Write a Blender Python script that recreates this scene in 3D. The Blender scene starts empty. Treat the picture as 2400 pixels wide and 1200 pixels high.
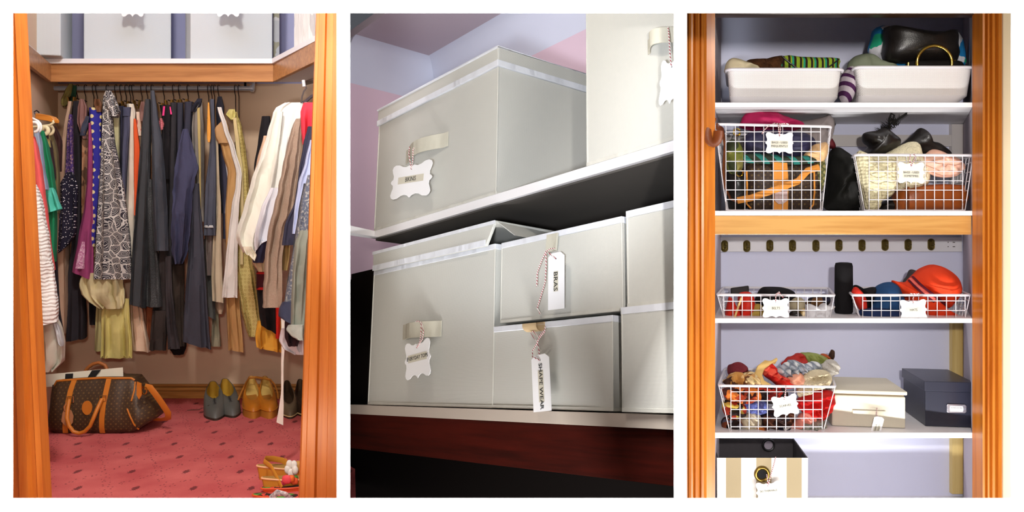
import bpy, bmesh, math, random
from mathutils import Vector, Matrix, noise

random.seed(7)
SC = bpy.context.scene
COL = SC.collection

# ------------------------------------------------------------------ camera, world, lights, exposure
F, CX, CY, HC = 2000.0, 1200.0, 520.0, 1.03
cam_d = bpy.data.cameras.new('camera')
cam_d.sensor_width = 36.0
cam_d.lens = 36.0 * F / 2400.0
cam_d.shift_y = -(600.0 - CY) / 2400.0
cam_d.clip_start = 0.02
cam = bpy.data.objects.new('camera', cam_d)
cam.location = (0, 0, HC)
cam.rotation_euler = (math.pi / 2, 0, 0)
COL.objects.link(cam)
SC.camera = cam

world = bpy.data.worlds.new('room_ambient')
SC.world = world
world.use_nodes = True
world.node_tree.nodes['Background'].inputs[0].default_value = (0.80, 0.84, 0.95, 1)
world.node_tree.nodes['Background'].inputs[1].default_value = 0.10

def area(name, loc, target, size, power, col=(1, 1, 1), size_y=None):
    d = bpy.data.lights.new(name, 'AREA')
    d.energy = power
    d.color = col
    d.size = size
    if size_y:
        d.shape = 'RECTANGLE'
        d.size_y = size_y
    o = bpy.data.objects.new(name, d)
    o.location = loc
    o.rotation_euler = (Vector(target) - Vector(loc)).to_track_quat('-Z', 'Y').to_euler()
    COL.objects.link(o)
    return o

# added lights: strips whitening the front wall, and a fill spot through each opening
area('added_wall_light', (0, 1.46, 2.50), (0, 1.70, 1.0), 3.8, 175, (1, 1, 1), 0.10)
area('added_wall_light', (0, 1.46, -0.40), (0, 1.70, 0.9), 3.8, 150, (1, 1, 1), 0.10)
def spot(name, loc, target, power, deg, rad, col):
    d = bpy.data.lights.new(name, 'SPOT')
    d.energy = power
    d.spot_size = math.radians(deg)
    d.spot_blend = 0.5
    d.shadow_soft_size = rad
    d.color = col
    o = bpy.data.objects.new(name, d)
    o.location = loc
    o.rotation_euler = (Vector(target) - Vector(loc)).to_track_quat('-Z', 'Y').to_euler()
    COL.objects.link(o)
spot('added_front_spot', (-0.08, 0.0, 1.20), (-1.75, 4.5, 0.8), 120, 40, 0.05, (1.0, 0.92, 0.82))  # unseen spots added to brighten each compartment from the front
spot('added_front_spot', (-0.20, 0.0, 0.95), (-0.10, 2.7, 1.48), 230, 36, 0.08, (0.88, 0.93, 1.0))
spot('added_front_spot', (0.20, 0.0, 1.18), (1.15, 2.9, 1.0), 150, 44, 0.03, (1.0, 0.95, 0.92))
# walk-in wardrobe
area('wardrobe_lamp', (-0.98, 2.05, 2.62), (-1.75, 4.6, 1.0), 0.20, 40, (1.0, 0.95, 0.88))
area('wardrobe_ceiling_light', (-1.55, 3.75, 2.80), (-1.75, 4.5, 1.6), 0.8, 6.5, (0.62, 0.72, 1.0))
area('wardrobe_fill', (-0.75, 1.95, 1.66), (-1.6, 4.4, 0.2), 0.5, 5, (1.0, 0.86, 0.70))
area('wardrobe_low_fill', (-0.82, 1.86, 0.33), (-1.8, 4.9, 0.55), 0.5, 2, (1.0, 0.82, 0.62), 0.12)  # hidden fill added low down, no lamp stands there
# storage shelves
area('shelf_lamp', (-0.31, 1.80, 1.80), (-0.12, 2.5, 0.9), 0.06, 3.6, (1.0, 0.93, 0.82))
area('alcove_fill', (-0.31, 2.80, 1.905), (-0.50, 4.2, 1.55), 0.16, 4.8, (1.0, 0.95, 0.96))  # added out of view to brighten the alcove walls
# linen cupboard
area('cupboard_lamp', (1.10, 1.90, 1.73), (1.15, 3.0, 0.9), 0.10, 3.0, (1.0, 0.95, 0.88))

SC.view_settings.view_transform = 'Standard'
SC.view_settings.look = 'None'
SC.view_settings.exposure = 0.0
SC.view_settings.gamma = 1.0
SC.view_settings.use_curve_mapping = False
SC.cycles.use_denoising = True
SC.cycles.max_bounces = 8

# ------------------------------------------------------------------ helpers
def P(u, v, Y):
    """a point of the place at distance Y in front of the lens"""
    return Vector(((u - CX) * Y / F, Y, HC - (v - CY) * Y / F))

def lin(c):
    c /= 255.0
    return c / 12.92 if c <= 0.04045 else ((c + 0.055) / 1.055) ** 2.4

def rgb(t, k=1.0):
    return (min(1, lin(t[0]) * k), min(1, lin(t[1]) * k), min(1, lin(t[2]) * k), 1)

class G:
    def __init__(s):
        s.v = []
        s.f = []
    def add(s, vs, fs):
        o = len(s.v)
        s.v += [Vector(p) for p in vs]
        s.f += [tuple(i + o for i in f) for f in fs]
        return s
    def hexa(s, b, t):
        return s.add(list(b) + list(t), [(3, 2, 1, 0), (4, 5, 6, 7), (0, 1, 5, 4), (1, 2, 6, 5), (2, 3, 7, 6), (3, 0, 4, 7)])
    def box(s, x0, x1, y0, y1, z0, z1):
        return s.hexa([(x0, y0, z0), (x1, y0, z0), (x1, y1, z0), (x0, y1, z0)], [(x0, y0, z1), (x1, y0, z1), (x1, y1, z1), (x0, y1, z1)])
    def prism(s, poly, d):
        n = len(poly)
        d = Vector(d)
        a = [Vector(p) for p in poly]
        b = [p + d for p in a]
        return s.add(a + b, [tuple(range(n))[::-1], tuple(range(n, 2 * n))] + [(i, (i + 1) % n, n + (i + 1) % n, n + i) for i in range(n)])
    def loft(s, rings, cap0=True, cap1=True, closed=False):
        n = len(rings[0])
        vs = [p for r in rings for p in r]
        fs = []
        m = len(rings)
        for i in range(m if closed else m - 1):
            j = (i + 1) % m
            for k in range(n):
                l = (k + 1) % n
                fs.append((i * n + k, i * n + l, j * n + l, j * n + k))
        if not closed:
            if cap0:
                fs.append(tuple(range(n))[::-1])
            if cap1:
                fs.append(tuple(range((m - 1) * n, m * n)))
        return s.add(vs, fs)
    def tube(s, pts, r, n=8, closed=False, flat=None):
        pts = [Vector(p) for p in pts]
        rings = []
        up = Vector((0, 0, 1))
        prev = None
        m = len(pts)
        for i, p in enumerate(pts):
            if closed:
                t = pts[(i + 1) % m] - pts[i - 1]
            else:
                t = pts[min(i + 1, m - 1)] - pts[max(i - 1, 0)]
            if t.length < 1e-9:
                t = Vector((0, 0, 1))
            t.normalize()
            if prev is None:
                a = t.cross(up)
                if a.length < 1e-3:
                    a = t.cross(Vector((0, 1, 0)))
            else:
                a = prev - t * prev.dot(t)
                if a.length < 1e-6:
                    a = t.cross(up)
            a.normalize()
            prev = a
            b = t.cross(a)
            rr = r[i] if isinstance(r, (list, tuple)) else r
            fa, fb = flat if flat else (1, 1)
            rings.append([p + a * (rr * fa * math.cos(2 * math.pi * k / n)) + b * (rr * fb * math.sin(2 * math.pi * k / n)) for k in range(n)])
        return s.loft(rings, closed=closed)
    def lathe(s, prof, c, axis=(0, 0, 1), n=24, cap=True):
        ax = Vector(axis).normalized()
        a = ax.orthogonal().normalized()
        b = ax.cross(a)
        c = Vector(c)
        rings = [[c + ax * h + a * (r * math.cos(2 * math.pi * k / n)) + b * (r * math.sin(2 * math.pi * k / n)) for k in range(n)] for r, h in prof]
        return s.loft(rings, cap, cap)

ORG = {}

def link(name, g, m, parent=None, org=None, smooth=True, bevel=0.0, ang=42):
    o0 = ORG[parent.name] if parent else (org if org is not None else Vector((0, 0, 0)))
    me = bpy.data.meshes.new(name)
    me.from_pydata([tuple(p - o0) for p in g.v], [], g.f)
    bm = bmesh.new()
    bm.from_mesh(me)
    bmesh.ops.recalc_face_normals(bm, faces=bm.faces)
    bm.to_mesh(me)
    bm.free()
    if smooth:
        me.polygons.foreach_set('use_smooth', [True] * len(me.polygons))
        me.set_sharp_from_angle(angle=math.radians(ang))
    me.materials.append(m)
    o = bpy.data.objects.new(name, me)
    COL.objects.link(o)
    ORG[o.name] = o0
    if parent:
        o.parent = parent
    if bevel:
        b = o.modifiers.new('round', 'BEVEL')
        b.width = bevel
        b.segments = 2
        b.limit_method = 'ANGLE'
        b.angle_limit = math.radians(35)
    return o

def setp(o, label, cat, group=None):
    o['label'] = label
    o['category'] = cat
    if group:
        o['group'] = group
    return o

def thing(name, label, cat, loc, group=None, M=None):
    o = bpy.data.objects.new(name, None)
    o.empty_display_size = 0.05
    COL.objects.link(o)
    loc = Vector(loc)
    o.matrix_world = (M @ Matrix.Translation(loc)) if M else Matrix.Translation(loc)
    ORG[o.name] = loc
    return setp(o, label, cat, group)

def single(name, g, m, label, cat, group=None, M=None, **kw):
    n = len(g.v)
    c = Vector((sum(p.x for p in g.v) / n, sum(p.y for p in g.v) / n, min(p.z for p in g.v)))
    o = link(name, g, m, None, c, **kw)
    o.matrix_world = (M @ Matrix.Translation(c)) if M else Matrix.Translation(c)
    return setp(o, label, cat, group)

def struct(name, g, m, M=None, **kw):
    kw.setdefault('smooth', False)
    o = link(name, g, m, None, None, **kw)
    if M:
        o.matrix_world = M
    o['kind'] = 'structure'
    return o

# ------------------------------------------------------------------ materials
class NT:
    def __init__(s, name):
        s.m = bpy.data.materials.new(name)
        s.m.use_nodes = True
        s.t = s.m.node_tree
        s.b = s.t.nodes['Principled BSDF']
        s.co = s.t.nodes.new('ShaderNodeTexCoord').outputs['Object']
    def n(s, typ, ins=None, **at):
        x = s.t.nodes.new(typ)
        for k, v in at.items():
            setattr(x, k, v)
        for k, v in (ins or {}).items():
            if hasattr(v, 'is_output') or isinstance(v, bpy.types.NodeSocket):
                s.t.links.new(v, x.inputs[k])
            else:
                x.inputs[k].default_value = v
        return x
    def math(s, op, a, b=0.0, c=0.0):
        return s.n('ShaderNodeMath', {0: a, 1: b, 2: c}, operation=op).outputs[0]
    def mapv(s, v, scale=(1, 1, 1), rot=(0, 0, 0), loc=(0, 0, 0)):
        return s.n('ShaderNodeMapping', {'Vector': v, 'Scale': scale, 'Rotation': rot, 'Location': loc}).outputs[0]
    def noise(s, v, scale, detail=3, dist=0.0):
        return s.n('ShaderNodeTexNoise', {'Vector': v, 'Scale': scale, 'Detail': detail, 'Distortion': dist}).outputs
    def vor(s, v, scale, rnd=1.0, feature='F1', dims='3D'):
        return s.n('ShaderNodeTexVoronoi', {'Vector': v, 'Scale': scale, 'Randomness': rnd}, feature=feature, voronoi_dimensions=dims).outputs
    def ramp(s, f, stops, const=False):
        x = s.n('ShaderNodeValToRGB', {0: f})
        r = x.color_ramp
        if const:
            r.interpolation = 'CONSTANT'
        while len(r.elements) < len(stops):
            r.elements.new(0.5)
        for e, (p, c) in zip(r.elements, stops):
            e.position = p
            e.color = c
        return x.outputs[0]
    def mix(s, f, a, b):
        x = s.n('ShaderNodeMix', data_type='RGBA')
        for k, v in ((0, f), (6, a), (7, b)):
            if isinstance(v, bpy.types.NodeSocket):
                s.t.links.new(v, x.inputs[k])
            else:
                x.inputs[k].default_value = v
        return x.outputs[2]
    def xz(s, v=None):
        sp = s.n('ShaderNodeSeparateXYZ', {0: v or s.co}).outputs
        return s.n('ShaderNodeCombineXYZ', {0: sp[0], 1: sp[2]}).outputs[0], sp
    def done(s, col, rough=0.85, bump=None, bs=0.2, bd=0.004, metal=0.0, spec=0.35, sheen=0.0, wrinkle=0.0):
        if isinstance(col, bpy.types.NodeSocket):
            s.t.links.new(col, s.b.inputs['Base Color'])
        else:
            s.b.inputs['Base Color'].default_value = col
        if isinstance(rough, bpy.types.NodeSocket):
            s.t.links.new(rough, s.b.inputs['Roughness'])
        else:
            s.b.inputs['Roughness'].default_value = rough
        s.b.inputs['Metallic'].default_value = metal
        s.b.inputs['Specular IOR Level'].default_value = spec
        s.b.inputs['Sheen Weight'].default_value = sheen
        if bump is not None:
            x = s.n('ShaderNodeBump', {'Height': bump, 'Strength': bs, 'Distance': bd})
            if wrinkle:
                w = s.noise(s.mapv(s.co, (1, 1, 0.55)), 13, 2, 0.4)[0]
                y = s.n('ShaderNodeBump', {'Height': w, 'Strength': 0.8, 'Distance': wrinkle})
                s.t.links.new(y.outputs[0], x.inputs['Normal'])
            s.t.links.new(x.outputs[0], s.b.inputs['Normal'])
        return s.m

CACHE = {}

def fab(c1, kind='weave', c2=None, c3=None, sc=1.0, rough=0.88, k=1.0, rnd=None, th=None, metal=0.0, spec=0.2, bs=0.25):
    key = (c1, kind, c2, c3, sc, rough, k, rnd, th, metal, spec, bs)
    if key in CACHE:
        return CACHE[key]
    a = NT(kind + '_cloth')
    A = rgb(c1, k)
    B = rgb(c2, k) if c2 else A
    C = rgb(c3, k) if c3 else A
    st = a.mapv(a.co, (1, 1, 0.25))
    var = a.noise(st, 14, 4)[0]
    fine = a.noise(a.co, 420, 2)[0]
    bump = fine
    bd = 0.002
    dark = tuple(x * 0.80 for x in A[:3]) + (1,)
    col = a.mix(a.math('MULTIPLY', var, 0.9), dark, A)
    xz, sp = a.xz()
    if kind == 'dots':
        d = a.vor(xz, 45 * sc, 0.25 if rnd is None else rnd, 'F1', '2D')[0]
        col = a.mix(a.math('LESS_THAN', d, th or 0.26), col, B)
    elif kind == 'stripes':
        f = a.math('FRACT', a.math('MULTIPLY', sp[0], 30 * sc))
        col = a.mix(a.math('LESS_THAN', f, th or 0.5), col, B)
        if c3:
            f2 = a.math('FRACT', a.math('MULTIPLY', sp[0], 15 * sc))
            col = a.mix(a.math('GREATER_THAN', f2, 0.82), col, C)
    elif kind == 'diag':
        f = a.math('FRACT', a.math('MULTIPLY', a.math('ADD', sp[0], sp[2]), 30 * sc))
        col = a.mix(a.math('LESS_THAN', f, th or 0.45), col, B)
    elif kind == 'print':
        dn = a.noise(xz, 9 * sc, 1)[1]
        v2 = a.n('ShaderNodeVectorMath', {0: xz, 1: a.n('ShaderNodeVectorMath', {0: dn, 'Scale': 0.09 / sc}, operation='SCALE').outputs[0]}, operation='ADD').outputs[0]
        e = a.vor(v2, 20 * sc, 1.0, 'DISTANCE_TO_EDGE', '2D')[0]
        f1 = a.vor(v2, 20 * sc, 1.0, 'F1', '2D')
        ring = a.math('SINE', a.math('MULTIPLY', f1[0], 19.0))
        m1 = a.math('LESS_THAN', a.math('ABSOLUTE', ring), 0.42)
        m2 = a.math('LESS_THAN', e, 0.06)
        mm = a.math('MAXIMUM', m1, m2)
        col = a.mix(mm, B, A)
    elif kind == 'floral':
        dn = a.noise(a.co, 12 * sc, 2)[1]
        v2 = a.n('ShaderNodeVectorMath', {0: a.co, 1: a.n('ShaderNodeVectorMath', {0: dn, 'Scale': 0.08 / sc}, operation='SCALE').outputs[0]}, operation='ADD').outputs[0]
        r = a.n('ShaderNodeSeparateColor', {0: a.vor(v2, 26 * sc, 1.0)[1]}).outputs[0]
        col = a.ramp(r, [(0, A), (0.42, B), (0.72, C), (0.88, A)], True)
    elif kind == 'rings':
        d = a.vor(xz, 42 * sc, 0.3, 'F1', '2D')[0]
        m1 = a.math('MULTIPLY', a.math('LESS_THAN', d, 0.30), a.math('GREATER_THAN', d, 0.17))
        col = a.mix(a.math('MULTIPLY', m1, 0.75), col, B)
    elif kind == 'sequin':
        r = a.n('ShaderNodeSeparateColor', {0: a.vor(a.co, 150 * sc, 1.0)[1]}).outputs
        col = a.ramp(r[0], [(0, A), (0.45, B), (0.75, C)], True)
        bump = a.vor(a.co, 150 * sc, 1.0)[0]
        bd = 0.004
    elif kind == 'tweed':
        t1 = a.noise(a.co, 130 * sc, 2)[0]
        col = a.ramp(t1, [(0, A), (0.52, A), (0.60, B), (0.68, B), (0.75, C)])
        bump = t1
        bd = 0.006
    elif kind == 'knit':
        w = a.vor(a.mapv(a.co, (1, 1, 1.3)), 60 * sc, 0.35)[0]
        col = a.mix(w, A, dark)
        bump = w
        bd = 0.012
        bs = 0.7
    elif kind == 'ruffle':
        w = a.n('ShaderNodeTexWave', {'Vector': a.co, 'Scale': 22 * sc, 'Distortion': 6.0, 'Detail': 2.0}, bands_direction='Z').outputs[0]
        col = A
        bump = w
        bd = 0.006
        bs = 0.5
    elif kind == 'fur':
        t1 = a.noise(a.mapv(a.co, (1, 1, 0.45)), 150 * sc, 4, 1.0)[0]
        t2 = a.noise(a.co, 25, 3)[0]
        col = a.mix(t2, A, B)
        bump = t1
        bd = 0.01
        bs = 0.8
    elif kind == 'plaid':
        f1 = a.math('SINE', a.math('MULTIPLY', sp[0], 330 * sc))
        f2 = a.math('SINE', a.math('MULTIPLY', sp[2], 330 * sc))
        col = a.ramp(a.math('MULTIPLY_ADD', a.math('ADD', f1, f2), 0.25, 0.5), [(0.1, A), (0.5, B), (0.85, C)])
    elif kind == 'mono':
        d = a.vor(xz, 36 * sc, 0.0, 'F1', '2D')[0]
        d2 = a.vor(a.mapv(xz, loc=(0.5 / (36 * sc), 0.5 / (36 * sc), 0)), 36 * sc, 0.0, 'F1', '2D')[0]
        m1 = a.math('MAXIMUM', a.math('LESS_THAN', d, 0.17), a.math('LESS_THAN', d2, 0.10))
        col = a.mix(a.math('MULTIPLY', m1, 0.55), col, B)
    elif kind == 'leather':
        vv = a.vor(a.co, 300 * sc, 1.0)[0]
        bump = a.math('ADD', a.math('MULTIPLY', vv, 0.3), a.math('MULTIPLY', a.noise(a.co, 14, 2)[0], 1.4))
        bd = 0.0022
    elif kind == 'canvas':
        w1 = a.math('SINE', a.math('MULTIPLY', a.math('ADD', sp[0], sp[1]), 2300 * sc))
        w2 = a.math('SINE', a.math('MULTIPLY', sp[2], 2300 * sc))
        bump = a.math('ADD', w1, w2)
        bd = 0.0003
        col = a.mix(a.noise(a.co, 3.0, 3)[0], tuple(x * 0.94 for x in A[:3]) + (1,), A)
    m = a.done(col, rough, bump, bs, bd, metal, spec, wrinkle=0.0 if kind in ('canvas', 'leather', 'mono') else 0.014)
    CACHE[key] = m
    return m

def plain(c, rough=0.5, metal=0.0, spec=0.4, k=1.0, name='painted'):
    key = ('plain', c, rough, metal, spec, k)
    if key in CACHE:
        return CACHE[key]
    a = NT(name)
    A = rgb(c, k)
    col = a.mix(a.noise(a.co, 7, 4)[0], tuple(x * 0.95 for x in A[:3]) + (1,), A)
    CACHE[key] = a.done(col, rough, a.noise(a.co, 60, 3)[0], 0.06, 0.002, metal, spec)
    return CACHE[key]

def wood(c1, c2, axis='Z', sc=1.0, rough=0.32, k=1.0, spec=0.5):
    key = ('wood', c1, c2, axis, sc, rough, k, spec)
    if key in CACHE:
        return CACHE[key]
    a = NT('varnished_wood')
    s = {'Z': (1, 1, 0.05), 'X': (0.05, 1, 1), 'Y': (1, 0.05, 1)}[axis]
    v = a.mapv(a.co, s)
    n1 = a.noise(v, 38 * sc, 5, 0.6)[0]
    n2 = a.noise(v, 160 * sc, 3)[0]
    f = a.math('ADD', a.math('MULTIPLY', n1, 0.75), a.math('MULTIPLY', n2, 0.25))
    col = a.ramp(f, [(0.32, rgb(c2, k)), (0.62, rgb(c1, k))])
    CACHE[key] = a.done(col, rough, n2, 0.08, 0.001, 0, spec)
    return CACHE[key]

def carpet():
    a = NT('carpet_pile')
    sp = a.n('ShaderNodeSeparateXYZ', {0: a.co}).outputs
    x, y = a.math('DIVIDE', sp[0], 0.224), a.math('DIVIDE', sp[1], 0.44)
    def cell(ox, oy):
        fx = a.math('MULTIPLY', a.math('SUBTRACT', a.math('FRACT', a.math('ADD', x, ox)), 0.5), 0.224)
        fy = a.math('MULTIPLY', a.math('SUBTRACT', a.math('FRACT', a.math('ADD', y, oy)), 0.5), 0.44)
        return a.math('SQRT', a.math('ADD', a.math('MULTIPLY', a.math('MULTIPLY', fx, fx), 2.0), a.math('MULTIPLY', a.math('MULTIPLY', fy, fy), 0.42)))
    d = a.math('MINIMUM', cell(0, 0), cell(0.5, 0.5))
    nz = a.noise(a.co, 150, 2)[0]
    mot = a.math('LESS_THAN', a.math('ADD', d, a.math('MULTIPLY', nz, 0.040)), 0.037)
    p, q = a.math('ADD', x, y), a.math('SUBTRACT', x, y)
    def near(t):
        return a.math('LESS_THAN', a.math('ABSOLUTE', a.math('SUBTRACT', a.math('FRACT', t), 0.5)), 0.085)
    ln = a.math('MAXIMUM', near(p), near(q))
    spk = a.math('LESS_THAN', a.vor(a.mapv(a.co, (1, 0.6, 1)), 52, 0.9, 'F1', '2D')[0], 0.17)
    dot = a.math('MULTIPLY', ln, spk)
    base = a.ramp(a.noise(a.co, 5, 5)[0], [(0.3, rgb((206, 98, 100))), (0.7, rgb((230, 124, 122)))])
    base = a.mix(a.math('MULTIPLY', a.noise(a.co, 260, 2)[0], 0.35), base, rgb((140, 52, 56)))
    col = a.mix(a.math('MAXIMUM', a.math('MULTIPLY', mot, 0.72), a.math('MULTIPLY', dot, 0.55)), base, rgb((70, 38, 44)))
    return a.done(col, 0.97, a.noise(a.co, 350, 3)[0], 0.6, 0.006, 0, 0.05)

def twine_mat():
    a = NT('bakers_twine')
    f = a.n('ShaderNodeTexWave', {'Vector': a.co, 'Scale': 75.0, 'Distortion': 0.5}, bands_direction='DIAGONAL').outputs[0]
    return a.done(a.mix(a.math('GREATER_THAN', f, 0.62), rgb((232, 224, 220)), rgb((150, 32, 50))), 0.9, f, 0.3, 0.001)

def mesh_metal():
    a = NT('perforated_white_metal')
    xz, sp = a.xz()
    d = a.vor(a.mapv(xz, (1, 1, 1), (0, 0, 0.78)), 290, 0.0, 'F1', '2D')[0]
    hole = a.math('LESS_THAN', d, 0.33)
    return a.done(a.mix(hole, rgb((222, 218, 217)), rgb((178, 172, 167))), 0.5, d, 0.3, 0.002)

WHITE = plain((250, 250, 250), 0.9, spec=0.1, k=1.0, name='white_wall_paint')
SHELFW = plain((236, 234, 236), 0.45, name='white_laminate')
TWINE = twine_mat()
CARD = plain((244, 244, 246), 0.7, name='white_card')
INK = plain((28, 28, 30), 0.8, name='printed_ink')
STRIP = plain((212, 207, 190), 0.6, name='label_tape')
CHROME = plain((196, 206, 222), 0.25, 0.55, name='chromed_steel')
DARKWIRE = plain((40, 38, 46), 0.3, 0.8, name='dark_wire')
BRASS = plain((190, 160, 90), 0.28, 1.0, name='brass')
GOLD = plain((220, 190, 95), 0.2, 1.0, name='gold_metal')
WIREW = plain((220, 216, 220), 0.35, name='white_wire_coating')
ORANGE = wood((198, 118, 44), (174, 90, 26), 'Z', 1.0)
OAKX = wood((186, 132, 82), (148, 96, 56), 'X', 1.0, 0.30)

# ------------------------------------------------------------------ front wall and dividers
YW, YB = 1.700, 1.706
def opening(u0, u1):
    x0 = (u0 - CX) * (YB if u0 < CX else YW) / F
    x1 = (u1 - CX) * (YB if u1 > CX else YW) / F
    return x0, x1
zt, zb = HC + (CY - 31) * YB / F, HC - (1167 - CY) * YB / F
ops = [opening(31, 789), opening(821, 1579), opening(1610, 2369)]
g = G()
xs = [-2.4] + [x for o in ops for x in o] + [2.4]
for i in range(0, 8, 2):
    g.box(xs[i], xs[i + 1], YW, YB, zb, zt)
g.box(-2.4, 2.4, YW, YB, zt, 2.62)
g.box(-2.4, 2.4, YW, YB, 0.0, zb)
struct('wall_front', g, WHITE)

def divider(name, u, y0, y1, c):
    g = G()
    h = 6.0
    b = [((u - h - CX) * y0 / F, y0, 0), ((u + h - CX) * y0 / F, y0, 0), ((u + h - CX) * y1 / F, y1, 0), ((u - h - CX) * y1 / F, y1, 0)]
    g.hexa([Vector(p) for p in b], [Vector(p) + Vector((0, 0, 2.9)) for p in b])
    struct(name, g, plain(c, 0.9, spec=0.1))
divider('light_divider_left', 805, 1.707, 5.05, (196, 182, 172))  # added unseen partitions that keep each compartment's lamps apart
divider('light_divider_right', 1594.5, 1.707, 5.05, (120, 112, 108))

# ------------------------------------------------------------------ WALK-IN WARDROBE: shell
LAV = plain((176, 178, 214), 0.9, spec=0.1, name='lavender_wall_paint')
BEIGE = plain((226, 198, 170), 0.9, spec=0.1, name='beige_wall_paint')
g = G()
g.hexa([(-3.2, 1.707, -0.05), (-0.30, 1.707, -0.05), (-0.95, 5.1, -0.05), (-3.2, 5.1, -0.05)], [(-3.2, 1.707, 0), (-0.30, 1.707, 0), (-0.95, 5.1, 0), (-3.2, 5.1, 0)])
struct('floor', g, carpet())
struct('wall_back', G().box(-2.9, -1.0, 5.0, 5.06, 0, 1.84), BEIGE)
struct('wall_back_upper', G().box(-2.9, -1.0, 5.0, 5.06, 1.84, 2.95), LAV)
struct('wall_left', G().hexa([(-2.66, 5.0, 0), (-2.72, 5.0, 0), (-1.70, 2.3, 0), (-1.64, 2.3, 0)], [(-2.66, 5.0, 2.95), (-2.72, 5.0, 2.95), (-1.70, 2.3, 2.95), (-1.64, 2.3, 2.95)]), BEIGE)
struct('ceiling', G().box(-3.2, -0.3, 1.707, 5.06, 2.95, 3.0), plain((225, 222, 228), 0.9))
bb = thing('baseboard_back', 'varnished wooden baseboard with rounded ridges along the wardrobe back wall', 'baseboard', (-1.9, 4.99, 0))
bb['kind'] = 'structure'
WB = wood((206, 150, 84), (150, 92, 40), 'X')
link('board', G().prism([(-2.66, 4.972, 0), (-2.66, 4.972, 0.042), (-2.66, 4.999, 0.042), (-2.66, 4.999, 0)], (1.6, 0, 0)), WB, bb, bevel=0.004)
link('ridge', G().tube([(-2.66, 4.984, 0.053), (-1.06, 4.984, 0.053)], 0.0125, 10), WB, bb)
link('ridge', G().tube([(-2.66, 4.990, 0.074), (-1.06, 4.990, 0.074)], 0.009, 10), WB, bb)

def jamb(name, L, R, grooves, Y):
    """leaning door post: (top u, bottom u) of its two edges, ridged front"""
    t = bpy.data.objects.new(name, None)
    COL.objects.link(t)
    ORG[t.name] = Vector((0, 0, 0))
    t['kind'] = 'structure'
    vt, vb = -120, 1330
    def ed(e, v):
        return e[0] + (e[1] - e[0]) * (v - 31) / 1136.0
    rings = []
    for v in (vt, 31, 400, 800, 1167, vb):
        a, b = ed(L, v), ed(R, v)
        ring = []
        pa, pb = P(a, v, Y), P(b, v, Y)
        if R[0] < 400:
            pb.x = P(b, v, Y + 0.055).x
        for s, dy in grooves:
            p = pa.lerp(pb, s)
            p.y += dy
            ring.append(p)
        ring.append(pb + Vector((0, 0.055, 0)))
        ring.append(pa + Vector((0, 0.055, 0)))
        rings.append(ring)
    link('post', G().loft(rings), ORANGE, t, ang=25)
    return t
jamb('trim_1', (-20, -15), (64, 121), [(0, 0), (0.55, 0), (0.60, -0.012), (0.78, -0.012), (0.82, 0.004), (0.90, 0.004), (0.93, 0.0), (1, 0.012)], 2.40)
jamb('trim_2', (738, 697), (805, 800), [(0, 0.012), (0.06, 0.0), (0.16, 0.0), (0.20, -0.010), (0.40, -0.012), (0.44, -0.004), (0.66, -0.004), (0.69, -0.013), (0.95, -0.013), (1, 0)], 2.40)

# wardrobe shelf: white edge, timber fascia on three sides
zs1, zs0, zf0 = P(0, 139, 4.42).z, P(0, 150, 4.42).z, P(0, 191.5, 4.42).z
A0 = P(110, 150, 4.42); A1 = P(640, 150, 4.42)
dl = Vector((P(69, 114, 4.04).x - A0.x, 4.04 - 4.42, 0)) / (4.42 - 4.04)
dr = Vector((P(737, 100, 3.87).x - A1.x, 3.87 - 4.42, 0)) / (4.42 - 3.87)
L1 = A0 + dl * 1.35; R1 = A1 + dr * 0.66
t = thing('wardrobe_shelf', 'U-shaped wardrobe shelf with a white top edge and varnished timber fascia', 'shelf', (A0.x, 4.42, zf0))
def flat(z0, z1, poly, nm, m, **kw):
    return link(nm, G().prism([(p[0], p[1], z0) for p in poly], (0, 0, z1 - z0)), m, t, smooth=False, **kw)
flat(zs0, zs1, [(A0.x, 4.40), (A1.x, 4.40), (A1.x, 4.995), (A0.x, 4.995)], 'back_board', SHELFW)
flat(zs0, zs1, [(A0.x, 4.40), (A0.x, 4.99), (-2.64, 4.99), (-2.09, 3.5), (L1.x, L1.y)], 'side_board', SHELFW)
flat(zs0, zs1, [(A1.x, 4.40), (R1.x, R1.y), (-0.795, R1.y + 0.22), (-1.04, 4.99), (A1.x, 4.99)], 'side_board', SHELFW)
def fas(p, q, nm):
    n = Vector((-(q - p).y, (q - p).x, 0)).normalized() * 0.02
    if n.y < 0: n = -n
    link(nm, G().prism([(p.x, p.y, zf0), (q.x, q.y, zf0), (q.x + n.x, q.y + n.y, zf0), (p.x + n.x, p.y + n.y, zf0)], (0, 0, zs0 - zf0)), OAKX, t, smooth=False, bevel=0.0015)
fas(Vector((A0.x, 4.42, 0)), Vector((A1.x, 4.42, 0)), 'fascia')
fas(Vector((A0.x, 4.42, 0)), Vector((L1.x, L1.y, 0)), 'fascia')
fas(Vector((A1.x, 4.42, 0)), Vector((R1.x, R1.y, 0)), 'fascia')

RAILY = 4.66
zr = P(0, 207, RAILY).z
t = thing('clothes_rail', 'chromed clothes rail hung with hangers under the timber fascia', 'rail', P(370, 207, RAILY))
link('pole', G().tube([P(128, 207, RAILY), P(592, 207, RAILY)], 0.0125, 16), CHROME, t)
link('end_socket', G().tube([P(588, 207, RAILY), P(594, 207, RAILY)], 0.019, 16), CHROME, t)
link('bracket', G().box(P(575, 0, RAILY).x - 0.006, P(575, 0, RAILY).x + 0.006, RAILY - 0.004, RAILY + 0.004, zr + 0.012, zs0), DARKWIRE, t)
link('bracket', G().box(P(594, 0, RAILY).x - 0.004, P(594, 0, RAILY).x + 0.004, RAILY - 0.012, RAILY + 0.012, zr - 0.01, zs0), CHROME, t)
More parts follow.
